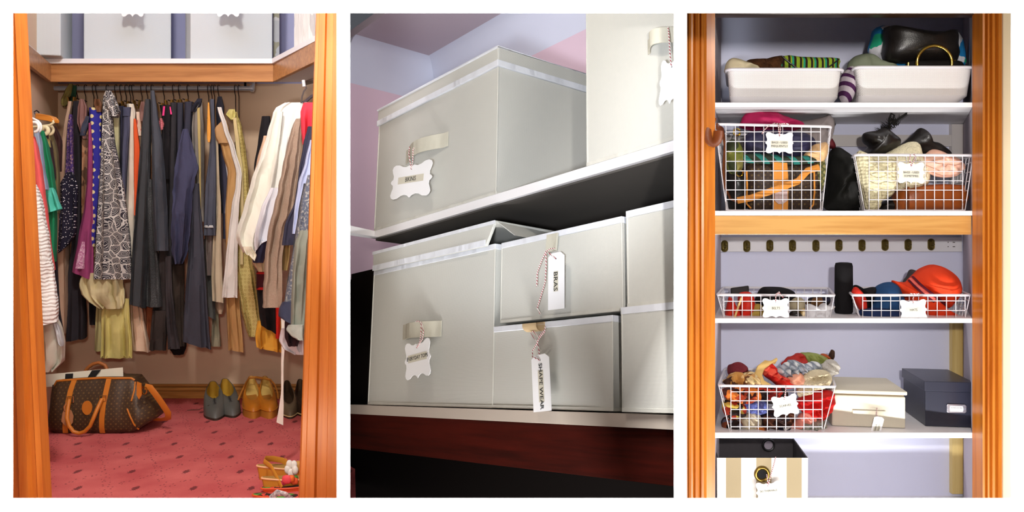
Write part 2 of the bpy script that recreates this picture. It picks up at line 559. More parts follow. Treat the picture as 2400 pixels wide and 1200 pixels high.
# right-hand rail hook seen under the shelf
t = thing('clothes_rail', 'short dark rail with white end under the right side of the wardrobe shelf', 'rail', P(712, 190, 3.9))
link('pole', G().tube([P(712, 196, 4.30), P(760, 181, 3.55)], 0.011, 12), DARKWIRE, t)
link('end_socket', G().tube([P(711, 188, 3.92), P(713, 203, 3.92)], 0.008, 10), WIREW, t)

# ------------------------------------------------------------------ garments
def interp(rows, v):
    for (v0, a0, b0), (v1, a1, b1) in zip(rows, rows[1:]):
        if v <= v1:
            s = (v - v0) / (v1 - v0)
            s = s * s * (3 - 2 * s) * 0.5 + s * 0.5
            return a0 + (a1 - a0) * s, b0 + (b1 - b0) * s
    return rows[-1][1], rows[-1][2]

def gar(rows, Y, D=0.10, folds=2.0, amp=None, seed=1, hem=(0, 0), n=32, dirx=-0.40, e=0.5, wob=0.0):
    r = random.Random(seed)
    ph = [r.uniform(0, 6.28) for _ in range(4)]
    v0, v1 = rows[0][0], rows[-1][0]
    m = max(10, int((v1 - v0) / 11))
    rings = []
    D = D * 0.8
    for i in range(m + 1):
        t = i / m
        v = v0 + (v1 - v0) * t
        ul, ur = interp(rows, v)
        w = max(0.6, (ur - ul) / 2) * Y / F
        xc = ((ul + ur) / 2 - CX) * Y / F
        dd = D * (0.35 + 0.65 * min(1, t / 0.10)) if t < 0.10 else D
        am = amp if amp is not None else min(0.016, w * 0.42)
        am *= 0.35 + 0.65 * min(1, t * 2.2)
        ring = []
        for k in range(n):
            a = 2 * math.pi * (k + 0.5) / n
            c, s = math.cos(a), math.sin(a)
            px = w * math.copysign(abs(c) ** e, c)
            py = -dd / 2 * math.copysign(abs(s) ** e, s)
            q = px / w
            if s > 0:
                fo = math.sin(folds * math.pi * q + ph[0] + 1.6 * t) + 0.5 * math.sin(folds * 2.3 * q + ph[1] - 4 * t) 
                fo += 0.9 * noise.noise(Vector((q * folds * 0.8 + seed, t * (v1 - v0) / 70.0, seed * 1.7)))
                py += am * fo * (abs(s) ** 0.6)
            hv = (hem[0] + (hem[1] - hem[0]) * (q + 1) / 2) * t ** 3
            jig = wob * noise.noise(Vector((q * 2, v * 0.05, seed))) * Y / F
            ring.append(Vector((xc + px + jig + dirx * (py + dd / 2) * 0.9, Y + py + dd / 2, HC - (v + hv - CY) * Y / F)))
        rings.append(ring)
    c = sum(rings[-1], Vector()) / n
    rings.append([p.lerp(c, 0.12) + Vector((0, 0, 0.012)) for p in rings[-1]])
    return G().loft(rings)

HANG = []
GCOUNT = [0]
def cloth(name, label, cat, rows, Y, m, hook=None, parts=(), group=None, **kw):
    GCOUNT[0] += 1
    kw.setdefault('seed', GCOUNT[0] * 3 + 1)
    g = gar(rows, Y, **kw)
    if not parts:
        o = single(name, g, m, label, cat, group, ang=70)
    else:
        o = thing(name, label, cat, P((rows[-1][1] + rows[-1][2]) / 2, rows[-1][0], Y), group)
        link('body', g, m, o, ang=70)
        for pn, pr, pY, pm, pk in parts:
            link(pn, gar(pr, pY, seed=kw['seed'] + 5, **pk), pm, o, ang=70)
    if hook:
        HANG.append((hook[0], hook[1], rows[0][0], Y, label))
    return o

W = fab
SLATE = W((74, 76, 88)); CHAR = W((66, 68, 72)); BLK = W((36, 33, 36)); NAVY = W((48, 50, 68))
# --- back rail, left to right
cloth('scarf', 'mustard olive cloth looped over the far left end of the rail', 'scarf', [(196, 160, 170), (212, 150, 168), (232, 142, 162), (245, 142, 156), (248, 146, 152)], 4.60, W((132, 118, 66)), D=0.06)
cloth('scarf', 'dark green strip of cloth hanging beside the mustard cloth', 'scarf', [(200, 166, 179), (225, 165, 177), (246, 166, 174)], 4.62, W((42, 78, 58)), D=0.04)
cloth('dress', 'long nude pink draped dress near the left wall', 'dress', [(237, 158, 168), (300, 147, 158), (350, 138, 155), (412, 131, 154), (475, 131, 154), (560, 128, 158), (620, 128, 158), (700, 132, 158), (760, 138, 155), (782, 140, 153)], 4.50, W((188, 158, 136)), hook=(163, 0), D=0.16, folds=3)
cloth('blouse', 'purple sequinned top hanging above the white dotted blouse', 'blouse', [(268, 161, 169), (300, 156, 170), (350, 155, 170), (408, 151, 172)], 4.44, W((84, 62, 120), 'sequin', (60, 44, 92), (150, 120, 130), rough=0.4), hook=(170, 0), D=0.08)
cloth('blouse', 'black navy blouse with tiny white dots and flared sleeve', 'blouse', [(403, 155, 170), (425, 142, 178), (437, 136, 181), (500, 138, 179), (560, 135, 177), (592, 134, 162)], 4.385, W((34, 32, 50), 'dots', (225, 222, 228), sc=1.35, th=0.13, rnd=0.8), hem=(2, -22), D=0.07, folds=3)
cloth('trousers', 'long black trousers reaching lower than the dotted blouse', 'trousers', [(236, 170, 192), (300, 168, 187), (400, 170, 189), (500, 172, 188), (570, 166, 188), (650, 157, 192), (750, 153, 199), (802, 152, 199)], 4.52, W((46, 42, 48)), hook=(182, 1), D=0.16, hem=(0, -8))
cloth('top', 'mauve brown strappy top with slate waist', 'top', [(232, 186, 196), (250, 181, 204), (285, 179, 203), (300, 184, 200), (325, 192, 204)], 4.46, W((142, 104, 98)), hook=(201, 0), D=0.06, parts=[('waistband', [(272, 200, 209), (296, 190, 206), (318, 186, 200)], 4.452, W((70, 74, 92)), dict(D=0.07))])
cloth('dress', 'tan snakeskin print dress between black trousers and plum top', 'dress', [(300, 194, 206), (325, 190, 206), (400, 190, 204), (470, 190, 204), (520, 190, 202)], 4.47, W((170, 128, 98), 'floral', (150, 104, 76), (112, 84, 66)), D=0.10)
cloth('top', 'plum purple sleeveless tunic with flared hem', 'top', [(288, 207, 213), (350, 205, 217), (420, 203, 217), (480, 197, 217), (560, 182, 218), (640, 168, 218)], 4.42, W((150, 66, 112)), hem=(-2, 18), D=0.05, folds=2, parts=[('floral_patch', [(566, 192, 198), (600, 182, 200), (630, 176, 200)], 4.408, W((196, 150, 178), 'sequin', (178, 110, 150), (214, 176, 196)), dict(D=0.012, folds=2, amp=0.004))])
cloth('dress', 'cobalt blue dress with large cream polka dots', 'dress', [(252, 208, 238), (275, 208, 238), (300, 210, 235), (350, 216, 236), (400, 216, 235), (450, 214, 231), (500, 211, 227), (578, 212, 222)], 4.435, W((52, 50, 150), 'dots', (216, 202, 150), sc=0.56, th=0.25), hook=(220, 0), D=0.10, folds=1)
cloth('top', 'small brown leather look top above the polka dot dress', 'top', [(232, 220, 234), (245, 219, 239), (262, 226, 238)], 4.425, W((116, 78, 54), 'leather', rough=0.5), hook=(228, 0), D=0.06)
cloth('dress', 'narrow gold and brown print dress behind the polka dots', 'dress', [(290, 226, 238), (400, 226, 238), (480, 217, 232), (540, 215, 232), (602, 216, 226)], 4.50, W((132, 114, 74), 'floral', (84, 66, 44), (170, 150, 104)), D=0.10)
BW = W((206, 202, 198), 'print', (58, 56, 64), sc=1.25)
cloth('dress', 'black and white abstract print dress with full skirt', 'dress', [(232, 240, 258), (275, 238, 262), (325, 236, 266), (387, 233, 278), (450, 229, 290), (500, 226, 297), (575, 222, 305), (655, 217, 308)], 4.40, BW, hook=(252, 0), D=0.15, folds=4, amp=0.014, n=44, parts=[('draped_collar', [(212, 246, 260), (225, 241, 268), (245, 240, 276), (262, 252, 282), (272, 260, 276)], 4.385, BW, dict(D=0.09, folds=3))])
cloth('skirt', 'pale cream folded skirt clipped behind the printed dress', 'skirt', [(262, 262, 281), (300, 262, 280), (340, 262, 280), (400, 265, 278), (480, 275, 292)], 4.49, W((214, 208, 164)), hook=(272, 1), D=0.12)
cloth('trousers', 'dark navy folded trousers beside the cream skirt', 'trousers', [(248, 278, 292), (350, 279, 292), (460, 282, 294)], 4.50, W((50, 50, 68)), hook=(284, 1), D=0.16)
cloth('trousers', 'slate blue folded trousers with waistband', 'trousers', [(251, 286, 306), (300, 286, 306), (350, 284, 301), (450, 283, 294), (520, 283, 292)], 4.46, W((80, 82, 104)), hook=(296, 1), D=0.14, parts=[('waistband', [(251, 285, 307), (272, 285, 306)], 4.452, W((74, 76, 98)), dict(D=0.15, amp=0.001))])
cloth('skirt', 'long off-white skirt beside the slate trousers', 'skirt', [(243, 296, 313), (262, 298, 318), (300, 300, 316), (400, 297, 316), (500, 293, 317), (600, 301, 317), (630, 304, 315)], 4.475, W((226, 216, 200)), hook=(306, 1), D=0.14)
cloth('top', 'bright orange slim top next to the off-white skirt', 'top', [(278, 313, 318), (300, 312, 322), (350, 313, 328), (400, 313, 327), (450, 314, 324), (505, 314, 319)], 4.45, W((226, 92, 48)), hook=(312, 0), D=0.07, folds=1)
cloth('blouse', 'pink and cream floral blouse behind the orange top', 'blouse', [(262, 318, 328), (290, 320, 331), (318, 323, 331)], 4.47, W((222, 196, 176), 'floral', (206, 130, 120), (226, 208, 190), sc=1.6), D=0.08)
cloth('top', 'mauve brown camisole hanging by gold clips', 'top', [(238, 330, 339), (255, 326, 341), (275, 327, 339), (284, 330, 335)], 4.43, W((140, 104, 96)), hook=(333, 1), D=0.05)
cloth('jacket', 'charcoal grey long coat right of the orange top', 'jacket', [(232, 340, 352), (260, 336, 353), (300, 331, 353), (400, 323, 351), (500, 316, 349), (600, 308, 346), (714, 302, 341)], 4.40, CHAR, hook=(346, 0), D=0.14, hem=(0, 10), folds=4)
cloth('jacket', 'dark grey wool jacket whose straight sleeve ends at mid height', 'jacket', [(212, 352, 362), (260, 353, 369), (340, 355, 381), (420, 356, 388), (500, 358, 393), (588, 362, 395)], 4.375, W((78, 82, 92)), hook=(357, 0), D=0.08, folds=2)
cloth('coat', 'speckled charcoal tweed coat flaring to its hem', 'coat', [(420, 342, 356), (543, 342, 364), (620, 343, 372), (720, 342, 380)], 4.415, W((62, 64, 66), 'tweed', (84, 86, 88), (110, 112, 112), sc=1.6), D=0.10, folds=2)
cloth('top', 'black top with neon pink straps and pink flower', 'top', [(246, 374, 402), (270, 378, 404), (320, 378, 402), (420, 382, 400)], 4.45, BLK, hook=(385, 1), D=0.08, parts=[('strap', [(249, 382, 387), (271, 380, 385)], 4.440, W((244, 70, 140)), dict(D=0.01, amp=0)), ('strap', [(250, 397, 400), (268, 399, 403)], 4.440, W((244, 70, 140)), dict(D=0.01, amp=0)), ('flower', [(277, 374, 380), (290, 372, 385), (304, 375, 382)], 4.435, W((214, 120, 128), 'knit', sc=1.4), dict(D=0.03))])
cloth('trousers', 'black brown trousers hanging under the pink-strapped top', 'trousers', [(300, 378, 398), (420, 382, 400), (560, 372, 396), (660, 368, 394)], 4.49, W((48, 43, 44)), D=0.12)
cloth('trousers', 'plain black trousers held by brass clips mid rail', 'trousers', [(240, 399, 415), (350, 397, 414), (500, 393, 412), (620, 388, 408)], 4.46, W((54, 52, 56)), hook=(407, 1), D=0.13)
cloth('trousers', 'dark navy trousers beside the plain black pair', 'trousers', [(240, 413, 430), (300, 413, 430), (420, 412, 430), (560, 410, 428)], 4.48, W((60, 60, 72)), hook=(421, 1), D=0.13)
cloth('jacket', 'midnight blue suit jacket with bent elbow sleeve', 'jacket', [(238, 432, 452), (300, 430, 450), (420, 432, 448), (520, 434, 446)], 4.47, W((58, 58, 72)), hook=(441, 1), D=0.12, parts=[('sleeve', [(302, 429, 440), (340, 418, 452), (380, 411, 462), (396, 408, 466), (420, 406, 457), (470, 404, 451), (540, 400, 446), (590, 402, 441), (619, 409, 428)], 4.36, W((70, 72, 100)), dict(D=0.07, folds=2.5, amp=0.018, wob=3))])
cloth('jacket', 'taupe grey jacket with a cream zip strip', 'jacket', [(240, 464, 474), (255, 452, 476), (300, 449, 479), (360, 451, 480), (425, 458, 479), (520, 464, 479)], 4.43, W((132, 126, 120)), hook=(466, 0), D=0.10, folds=3, parts=[('zip_strip', [(252, 462, 468), (300, 463, 470), (400, 466, 471), (520, 467, 471)], 4.415, W((188, 168, 112)), dict(D=0.012, amp=0.001)), ('collar', [(231, 462, 474), (245, 452, 472), (262, 447, 460)], 4.42, W((44, 44, 56)), dict(D=0.05))])
cloth('skirt', 'long navy grey bias skirt widening to the hem', 'skirt', [(430, 452, 467), (480, 447, 470), (543, 444, 476), (607, 440, 480), (700, 433, 486), (765, 429, 491), (806, 428, 495)], 4.39, W((66, 67, 78)), hem=(-4, 14), D=0.10, folds=3)
cloth('trousers', 'wide black linen trousers with crumpled legs reaching lowest', 'trousers', [(560, 372, 400), (650, 368, 402), (727, 357, 403), (760, 354, 404)], 4.45, W((58, 52, 52)), D=0.10, parts=[('leg', [(728, 357, 391), (780, 352, 391), (822, 349, 389)], 4.435, W((56, 49, 47)), dict(D=0.08, folds=3)), ('leg', [(600, 386, 402), (680, 386, 404), (750, 389, 411), (819, 393, 422)], 4.42, W((62, 57, 60)), dict(D=0.08, folds=2))])
cloth('trousers', 'brown black trousers behind the navy grey skirt', 'trousers', [(600, 402, 432), (700, 404, 432), (812, 408, 434)], 4.50, W((66, 56, 50)), D=0.10, folds=3)
cloth('skirt', 'black skirt hem showing lowest in the middle of the row', 'skirt', [(770, 396, 436), (815, 394, 437), (832, 405, 430)], 4.56, W((24, 20, 22)), D=0.08)
cloth('tie', 'golden orange satin tie hanging by itself', 'tie', [(240, 487, 490), (262, 486, 492), (300, 485, 494), (328, 485, 494), (333, 487, 492)], 4.405, W((226, 158, 66), rough=0.45), hook=(489, 0), D=0.02, folds=1, amp=0.002)
cloth('skirt', 'dark denim skirt with one pale stitched line at its hem', 'skirt', [(232, 492, 502), (300, 493, 504), (350, 491, 507), (450, 480, 508), (552, 477, 507)], 4.42, W((80, 84, 98)), hook=(497, 0), D=0.12, folds=2, parts=[('stitch_line', [(531.5, 477, 507.5), (533.5, 477, 507.5)], 4.414, W((190, 188, 186)), dict(D=0.13, folds=2, amp=0.0))])
cloth('top', 'grey brown layered top peeping below the denim skirt', 'top', [(540, 480, 500), (598, 481, 499), (646, 484, 498)], 4.47, W((118, 106, 102)), D=0.08)
cloth('trousers', 'green grey trousers below the layered top', 'trousers', [(560, 478, 497), (640, 480, 504), (720, 482, 505), (752, 486, 506)], 4.50, W((86, 86, 84)), D=0.10, hem=(-12, 0))
cloth('skirt', 'pale sage skirt corner below the green grey trousers', 'skirt', [(700, 498, 510), (762, 497, 514), (812, 494, 519)], 4.54, W((150, 144, 122)), D=0.08)
cloth('dress', 'oatmeal linen dress hanging between dark skirt and white shirt', 'dress', [(330, 505, 512), (420, 506, 515), (480, 507, 519), (575, 498, 520), (650, 495, 523), (708, 497, 526)], 4.44, W((190, 176, 152)), hook=(503, 0), D=0.12, hem=(-2, 3), folds=2)
cloth('top', 'pale round-hemmed top below the oatmeal dress', 'top', [(690, 506, 528), (722, 504, 527), (736, 510, 522)], 4.50, W((184, 160, 138)), D=0.06)
cloth('jacket', 'black jacket behind the white shirt strip', 'jacket', [(226, 510, 520), (250, 506, 526), (300, 508, 524), (420, 512, 530), (500, 520, 534)], 4.50, W((40, 40, 50)), hook=(513, 0), D=0.10)
cloth('jacket', 'navy jacket with thin white piping', 'jacket', [(340, 516, 532), (400, 520, 537), (500, 522, 536), (560, 523, 534)], 4.45, W((54, 56, 74)), D=0.08, parts=[('piping', [(350, 524, 526), (420, 533, 535), (500, 527, 529)], 4.44, W((200, 200, 205)), dict(D=0.012, amp=0))])
cloth('trousers', 'tan chino trousers with gaping waistband', 'trousers', [(318, 512, 540), (360, 522, 552), (400, 534, 560), (500, 528, 556), (600, 530, 562), (705, 530, 562), (824, 535, 572)], 4.40, W((192, 152, 100)), hook=(552, 0), D=0.10, hem=(-3, 3), folds=2, parts=[('waistband', [(281, 520, 531), (300, 503, 537), (318, 505, 539), (335, 512, 542)], 4.375, W((186, 148, 104)), dict(D=0.08, amp=0.002))])
cloth('shirt', 'white shirt edge falling crooked past the tan chinos', 'shirt', [(251, 509, 519), (300, 523, 534), (350, 540, 552), (405, 554, 567), (440, 552, 565), (480, 543, 561), (540, 536, 558), (607, 529, 557), (698, 520, 557)], 4.345, W((226, 222, 218)), D=0.03, folds=2)
FLOR = W((204, 188, 122), 'rings', (150, 128, 70), sc=1.2)
cloth('shirt', 'mustard floral shirt with a buttoned placket', 'shirt', [(262, 540, 556), (300, 552, 568), (350, 556, 577), (400, 558, 583), (500, 556, 589), (560, 547, 590), (607, 546, 594), (654, 553, 602), (720, 563, 611), (770, 575, 617), (790, 583, 600)], 4.40, FLOR, hook=(560, 0), D=0.09, folds=5, n=40, amp=0.014, parts=[('collar', [(256, 536, 551), (268, 529, 553), (280, 540, 550)], 4.375, W((206, 196, 124)), dict(D=0.05)), ('placket', [(276, 546, 554), (340, 552, 562), (400, 560, 570), (500, 564, 572), (620, 562, 570)], 4.375, W((206, 188, 140)), dict(D=0.02, folds=1, amp=0.001))])
# --- under the back row on the left
cloth('blouse', 'crumpled cream blouse bunched below the printed dress', 'blouse', [(640, 192, 285), (664, 184, 288), (690, 188, 292), (708, 205, 292), (724, 232, 286)], 4.43, W((214, 202, 160)), D=0.10, folds=5, amp=0.022, n=44, wob=4)
cloth('skirt', 'pale yellow pleated skirt hanging lowest on the left', 'skirt', [(700, 240, 302), (740, 236, 304), (800, 236, 309), (840, 234, 310)], 4.47, W((214, 202, 130)), D=0.08, folds=6, amp=0.016, n=48)
cloth('skirt', 'sage cream skirt panel left of the yellow pleats', 'skirt', [(690, 226, 246), (760, 222, 250), (823, 220, 249)], 4.53, W((190, 180, 128)), D=0.08)
cloth('trousers', 'pinkish white trousers under the charcoal coat', 'trousers', [(690, 303, 328), (740, 306, 336), (826, 310, 352)], 4.50, W((224, 196, 172)), D=0.10, hem=(-4, 0), folds=3)
cloth('skirt', 'black strip of skirt between black trousers and cream blouse', 'skirt', [(690, 208, 232), (740, 208, 231), (762, 209, 226)], 4.56, W((30, 28, 32)), D=0.06)
cloth('trousers', 'rust brown trousers glimpsed under the tweed coat', 'trousers', [(700, 338, 362), (760, 342, 358), (802, 346, 354)], 4.55, W((150, 86, 56)), D=0.06)
# --- left side rail
cloth('cardigan', 'white ruffled knit cardigan against the left door post', 'cardigan', [(432, 66, 84), (480, 66, 95), (575, 70, 111), (638, 74, 120), (702, 78, 129), (730, 80, 131), (760, 82, 130)], 3.30, W((222, 222, 222), 'ruffle'), hem=(6, -4), D=0.12, folds=1, wob=3)
cloth('shirt', 'pale grey white shirt with folded cuff under the ruffled cardigan', 'shirt', [(740, 84, 128), (780, 88, 142), (806, 90, 147), (850, 92, 146), (872, 94, 124)], 3.38, W((196, 196, 184)), D=0.12, folds=3, parts=[('cuff', [(758, 122, 134), (785, 128, 143), (806, 134, 148), (812, 142, 147)], 3.36, W((180, 184, 190)), dict(D=0.05))])
cloth('top', 'coral pink top beside the left door post', 'top', [(320, 70, 81), (350, 72, 86), (400, 76, 95), (450, 80, 101), (500, 84, 108), (560, 88, 114), (634, 92, 125)], 3.42, W((226, 96, 98)), D=0.09, folds=1)
cloth('shirt', 'powder blue shirt on a white plastic hanger', 'shirt', [(306, 78, 90), (340, 80, 95), (400, 86, 101), (430, 90, 108), (444, 94, 110)], 3.50, W((142, 160, 188)), D=0.09, folds=1)
cloth('shirt', 'emerald green shirt with short sleeve painted brighter where lit', 'shirt', [(306, 93, 102), (350, 98, 111), (400, 103, 121), (455, 108, 128), (520, 108, 129), (614, 110, 127)], 3.62, W((28, 122, 84)), D=0.10, folds=1, parts=[('sleeve', [(440, 102, 124), (465, 105, 132), (492, 107, 142)], 3.585, W((84, 190, 172)), dict(D=0.09, folds=2, hem=(9, -3)))])  # sleeve colour lightened to paint the light falling on it
cloth('blouse', 'dark plum blouse with yellow flowers behind the green shirt', 'blouse', [(314, 103, 113), (350, 107, 119), (400, 113, 125), (470, 118, 130)], 3.78, W((48, 34, 40), 'floral', (58, 36, 44), (150, 138, 84), sc=0.8), D=0.10)
cloth('jacket', 'olive brown jacket behind the dark floral blouse', 'jacket', [(314, 114, 124), (360, 120, 132), (420, 124, 136), (500, 126, 136)], 3.95, W((104, 94, 66)), D=0.10)
cloth('jacket', 'dark maroon jacket near the left corner', 'jacket', [(296, 118, 130), (330, 122, 142), (400, 126, 140)], 4.15, W((62, 38, 36)), D=0.10)
cloth('trousers', 'black navy trousers behind the coral top', 'trousers', [(560, 108, 128), (640, 114, 132), (720, 120, 136), (790, 130, 146), (804, 134, 144)], 3.72, W((36, 33, 44)), D=0.08)

# --- right side rail
cloth('jacket', 'black jacket at the back of the right side row', 'jacket', [(272, 614, 634), (330, 606, 640), (390, 596, 640), (470, 604, 640)], 4.30, W((34, 32, 36)), D=0.08)
cloth('blouse', 'peach blouse edge showing beside the large white shirt', 'blouse', [(318, 618, 640), (380, 602, 640), (440, 586, 630), (500, 574, 600)], 4.10, W((226, 190, 160)), D=0.05, dirx=-0.4)
WS = W((240, 239, 234))
cloth('shirt', 'large white silk shirt with long drooping sleeve', 'shirt', [(240, 668, 724), (250, 648, 720), (262, 641, 712), (312, 628, 702), (362, 620, 695), (425, 612, 684), (480, 620, 668), (515, 624, 650)], 4.05, WS, D=0.06, folds=4, n=44, parts=[('sleeve', [(262, 642, 664), (312, 627, 660), (362, 612, 654), (425, 589, 646), (487, 572, 632), (535, 557, 614), (552, 553, 606), (570, 558, 602), (592, 570, 600)], 4.01, W((240, 240, 230)), dict(D=0.06, folds=3, amp=0.015)), ('cuff', [(578, 568, 590), (598, 575, 602), (611, 582, 598)], 3.99, W((232, 226, 208)), dict(D=0.05, hem=(-14, 2)))])
cloth('shirt', 'second white shirt with crisp cuff under the silk one', 'shirt', [(440, 634, 664), (490, 612, 656), (545, 598, 648), (570, 596, 644), (584, 600, 618)], 3.93, W((226, 228, 238)), D=0.05, folds=3, hem=(4, -20))
cloth('jacket', 'slate navy jacket behind the white cuffs', 'jacket', [(480, 600, 632), (540, 592, 632), (580, 590, 630), (616, 594, 618)], 4.08, W((64, 62, 88)), D=0.10)
cloth('top', 'cream round-hemmed top showing below the slate navy jacket', 'top', [(596, 590, 622), (618, 592, 622), (637, 606, 620)], 4.16, W((214, 194, 160)), D=0.05)
cloth('skirt', 'black skirt with maroon red-edged waistband', 'skirt', [(636, 602, 640), (682, 603, 646), (740, 608, 648), (772, 613, 649)], 4.20, W((28, 22, 24)), D=0.08, hem=(-8, 12), parts=[('waistband', [(639, 602, 634), (678, 602, 634)], 4.19, W((70, 26, 34)), dict(D=0.085, amp=0.001)), ('red_edge', [(640, 602, 634), (642.5, 602, 634)], 4.185, W((190, 40, 40)), dict(D=0.09, amp=0.001)), ('red_edge', [(677, 602, 634), (679.5, 602, 634)], 4.185, W((190, 40, 40)), dict(D=0.09, amp=0.001))])
cloth('cardigan', 'fuzzy taupe wool cardigan hanging on the right', 'cardigan', [(278, 694, 708), (300, 685, 708), (342, 675, 707), (387, 665, 703), (437, 655, 694), (500, 641, 689), (534, 631, 673), (607, 622, 663), (722, 617, 663)], 3.80, W((156, 136, 120), 'tweed', (164, 144, 128), (176, 158, 142), sc=1.6), D=0.10, folds=2, wob=2)
cloth('top', 'coral red top above the taupe cardigan', 'top', [(240, 712, 745), (260, 706, 750), (300, 707, 748), (337, 711, 726)], 3.72, W((232, 66, 84)), D=0.06, folds=2)
cloth('jacket', 'dark navy jacket right of the taupe cardigan', 'jacket', [(296, 722, 745), (340, 712, 735), (400, 702, 722), (470, 693, 712), (530, 668, 702), (575, 662, 700)], 3.62, W((58, 58, 78)), D=0.06)
cloth('shirt', 'light blue shirt between navy and tweed jackets', 'shirt', [(328, 727, 745), (380, 716, 740), (430, 700, 735), (500, 690, 722), (548, 686, 700)], 3.52, W((182, 192, 226)), D=0.04, folds=2)
cloth('top', 'olive cream quilted top peeping beside the taupe cardigan', 'top', [(560, 662, 682), (600, 662, 680), (634, 663, 676)], 3.88, W((176, 148, 98)), D=0.05)
cloth('jacket', 'charcoal jacket edge left of the tweed sleeve', 'jacket', [(430, 712, 724), (500, 700, 716), (580, 688, 704), (680, 672, 690)], 3.46, W((62, 64, 70)), D=0.04)
cloth('jacket', 'blue grey boucle tweed jacket with dark leather cuff', 'jacket', [(410, 722, 742), (480, 708, 732), (560, 695, 722), (640, 681, 712), (700, 671, 702), (722, 668, 696)], 3.40, W((92, 98, 114), 'tweed', (150, 150, 150), (216, 208, 190), sc=0.8), D=0.09, folds=1, parts=[('cuff', [(708, 665, 692), (730, 656, 690), (748, 655, 689), (758, 664, 687)], 3.375, W((60, 66, 90), 'leather', rough=0.45), dict(D=0.10, amp=0.002, hem=(-8, 4)))])
cloth('coat', 'sage grey coat with turned-up hem beside the right door post', 'coat', [(540, 704, 735), (572, 694, 730), (650, 688, 722), (720, 685, 718), (782, 684, 714)], 3.25, W((140, 146, 136)), D=0.09, folds=2, parts=[('turned_hem', [(762, 678, 712), (775, 672, 712), (788, 682, 712), (798, 698, 712)], 3.215, W((168, 176, 170)), dict(D=0.06, amp=0.004))])
cloth('skirt', 'white curved lining of a dark maroon skirt', 'skirt', [(770, 660, 712), (800, 655, 712), (818, 664, 712), (832, 690, 712)], 3.50, W((214, 208, 214)), D=0.05, parts=[('outer_layer', [(752, 668, 712), (790, 668, 706), (812, 676, 698)], 3.47, W((56, 38, 44)), dict(D=0.04))])
cloth('dress', 'scarlet strip of dress behind the white sash', 'dress', [(700, 645, 658), (760, 645, 657), (794, 647, 656)], 4.19, W((206, 44, 34)), D=0.05)
cloth('dress', 'golden yellow satin dress hem low on the right', 'dress', [(752, 604, 660), (790, 599, 664), (828, 602, 664)], 4.24, W((226, 170, 66), rough=0.5), D=0.07, folds=5, amp=0.02, hem=(-12, 0))
cloth('sash', 'long white sash hanging down almost to the carpet', 'sash', [(744, 659, 671), (800, 660, 668), (860, 659, 664.5), (920, 659, 664.5), (950, 655, 665), (994, 648, 664)], 3.60, W((232, 226, 218)), D=0.006, folds=1, amp=0.001, hem=(-4, 3))

# hangers of the back rail
def hanger_parts(o, clip, top, drop):
    ORG[o.name] = Vector((0, 0, 0))
    arc = [Vector((0, 0.019 * math.cos(a), 0.019 * math.sin(a))) for a in [math.radians(d) for d in range(-30, 211, 20)]]
    pts = arc[::-1][::-1]
    pts = pts + [Vector((0, -0.010, -0.030)), Vector((0, 0.0, -0.045)), Vector((0, 0, -drop))]
    link('hook', G().tube(pts, 0.0022, 6), DARKWIRE, o)
    if clip:
        link('clip', G().hexa([(-0.016, -0.07, -drop - 0.045), (-0.006, -0.07, -drop - 0.045), (-0.006, -0.05, -drop - 0.045), (-0.016, -0.05, -drop - 0.045)], [(-0.020, -0.075, -drop), (-0.013, -0.075, -drop), (-0.013, -0.05, -drop), (-0.020, -0.05, -drop)]), BRASS, o)
        link('clip', G().hexa([(0.006, -0.07, -drop - 0.045), (0.016, -0.07, -drop - 0.045), (0.016, -0.05, -drop - 0.045), (0.006, -0.05, -drop - 0.045)], [(0.013, -0.075, -drop), (0.020, -0.075, -drop), (0.020, -0.05, -drop), (0.013, -0.05, -drop)]), BRASS, o)
        link('bar', G().tube([(0, -0.075, -drop), (0, 0.10, -drop)], 0.003, 6), DARKWIRE, o)
    else:
        link('shoulder_bar', G().tube([(0.02, -0.07, -drop - 0.05), (0.012, -0.03, -drop - 0.02), (0, 0, -drop), (-0.012, 0.05, -drop - 0.03), (-0.03, 0.10, -drop - 0.06)], 0.005, 6), DARKWIRE, o)
for u, clip, vtop, Y, lab in HANG:
    drop = max(0.05, zr - P(0, vtop, Y).z - (0.03 if clip else -0.01))
    o = thing('clothes_hanger', ('brass clip hanger of the ' if clip else 'dark wire hanger of the ') + lab, 'hanger', P(u, 207, RAILY), 'hangers on the wardrobe rail')
    hanger_parts(o, clip, vtop, drop)

# hangers of the left side rail, seen from the doorway
def side_hanger(name, label, pts, r, m, cat='hanger'):
    return single(name, G().tube(pts, r, 10), m, label, cat)
WPL = plain((220, 222, 224), 0.35)
CRM = plain((206, 196, 160), 0.4)
def loop(u, v, ru, rv, Y, a0, a1, tail):
    p = [P(u + ru * math.cos(math.radians(a)), v - rv * math.sin(math.radians(a)), Y) for a in range(a0, a1 - 1, -15)]
    return [P(tail[0], tail[1], Y + 0.02)] + p
side_hanger('clothes_hanger', 'white plastic hanger end nearest the left door post', loop(82, 298, 9, 11, 3.40, 100, -100, (60, 285)), 0.0055, WPL)
side_hanger('clothes_hanger', 'second white plastic hanger end just behind the nearest one', loop(88, 298, 8, 12, 3.52, 95, -110, (66, 286)), 0.0055, WPL)
side_hanger('clothes_hanger', 'thin white plastic hanger arching above the other white ends', [P(62, 272, 3.60), P(78, 278, 3.60), P(90, 284, 3.60), P(94, 290, 3.60), P(92, 297, 3.60)], 0.0045, WPL)
side_hanger('clothes_hanger', 'cream plastic hanger bar below the wooden hanger', [P(72, 298, 3.86), P(96, 296, 3.86), P(118, 293, 3.86), P(126, 287, 3.86), P(124, 283, 3.86)], 0.0055, CRM)
side_hanger('clothes_hanger', 'cream hanger end curled above the olive jacket', loop(116, 305, 9, 10, 3.90, 110, -100, (108, 297)), 0.0065, CRM)
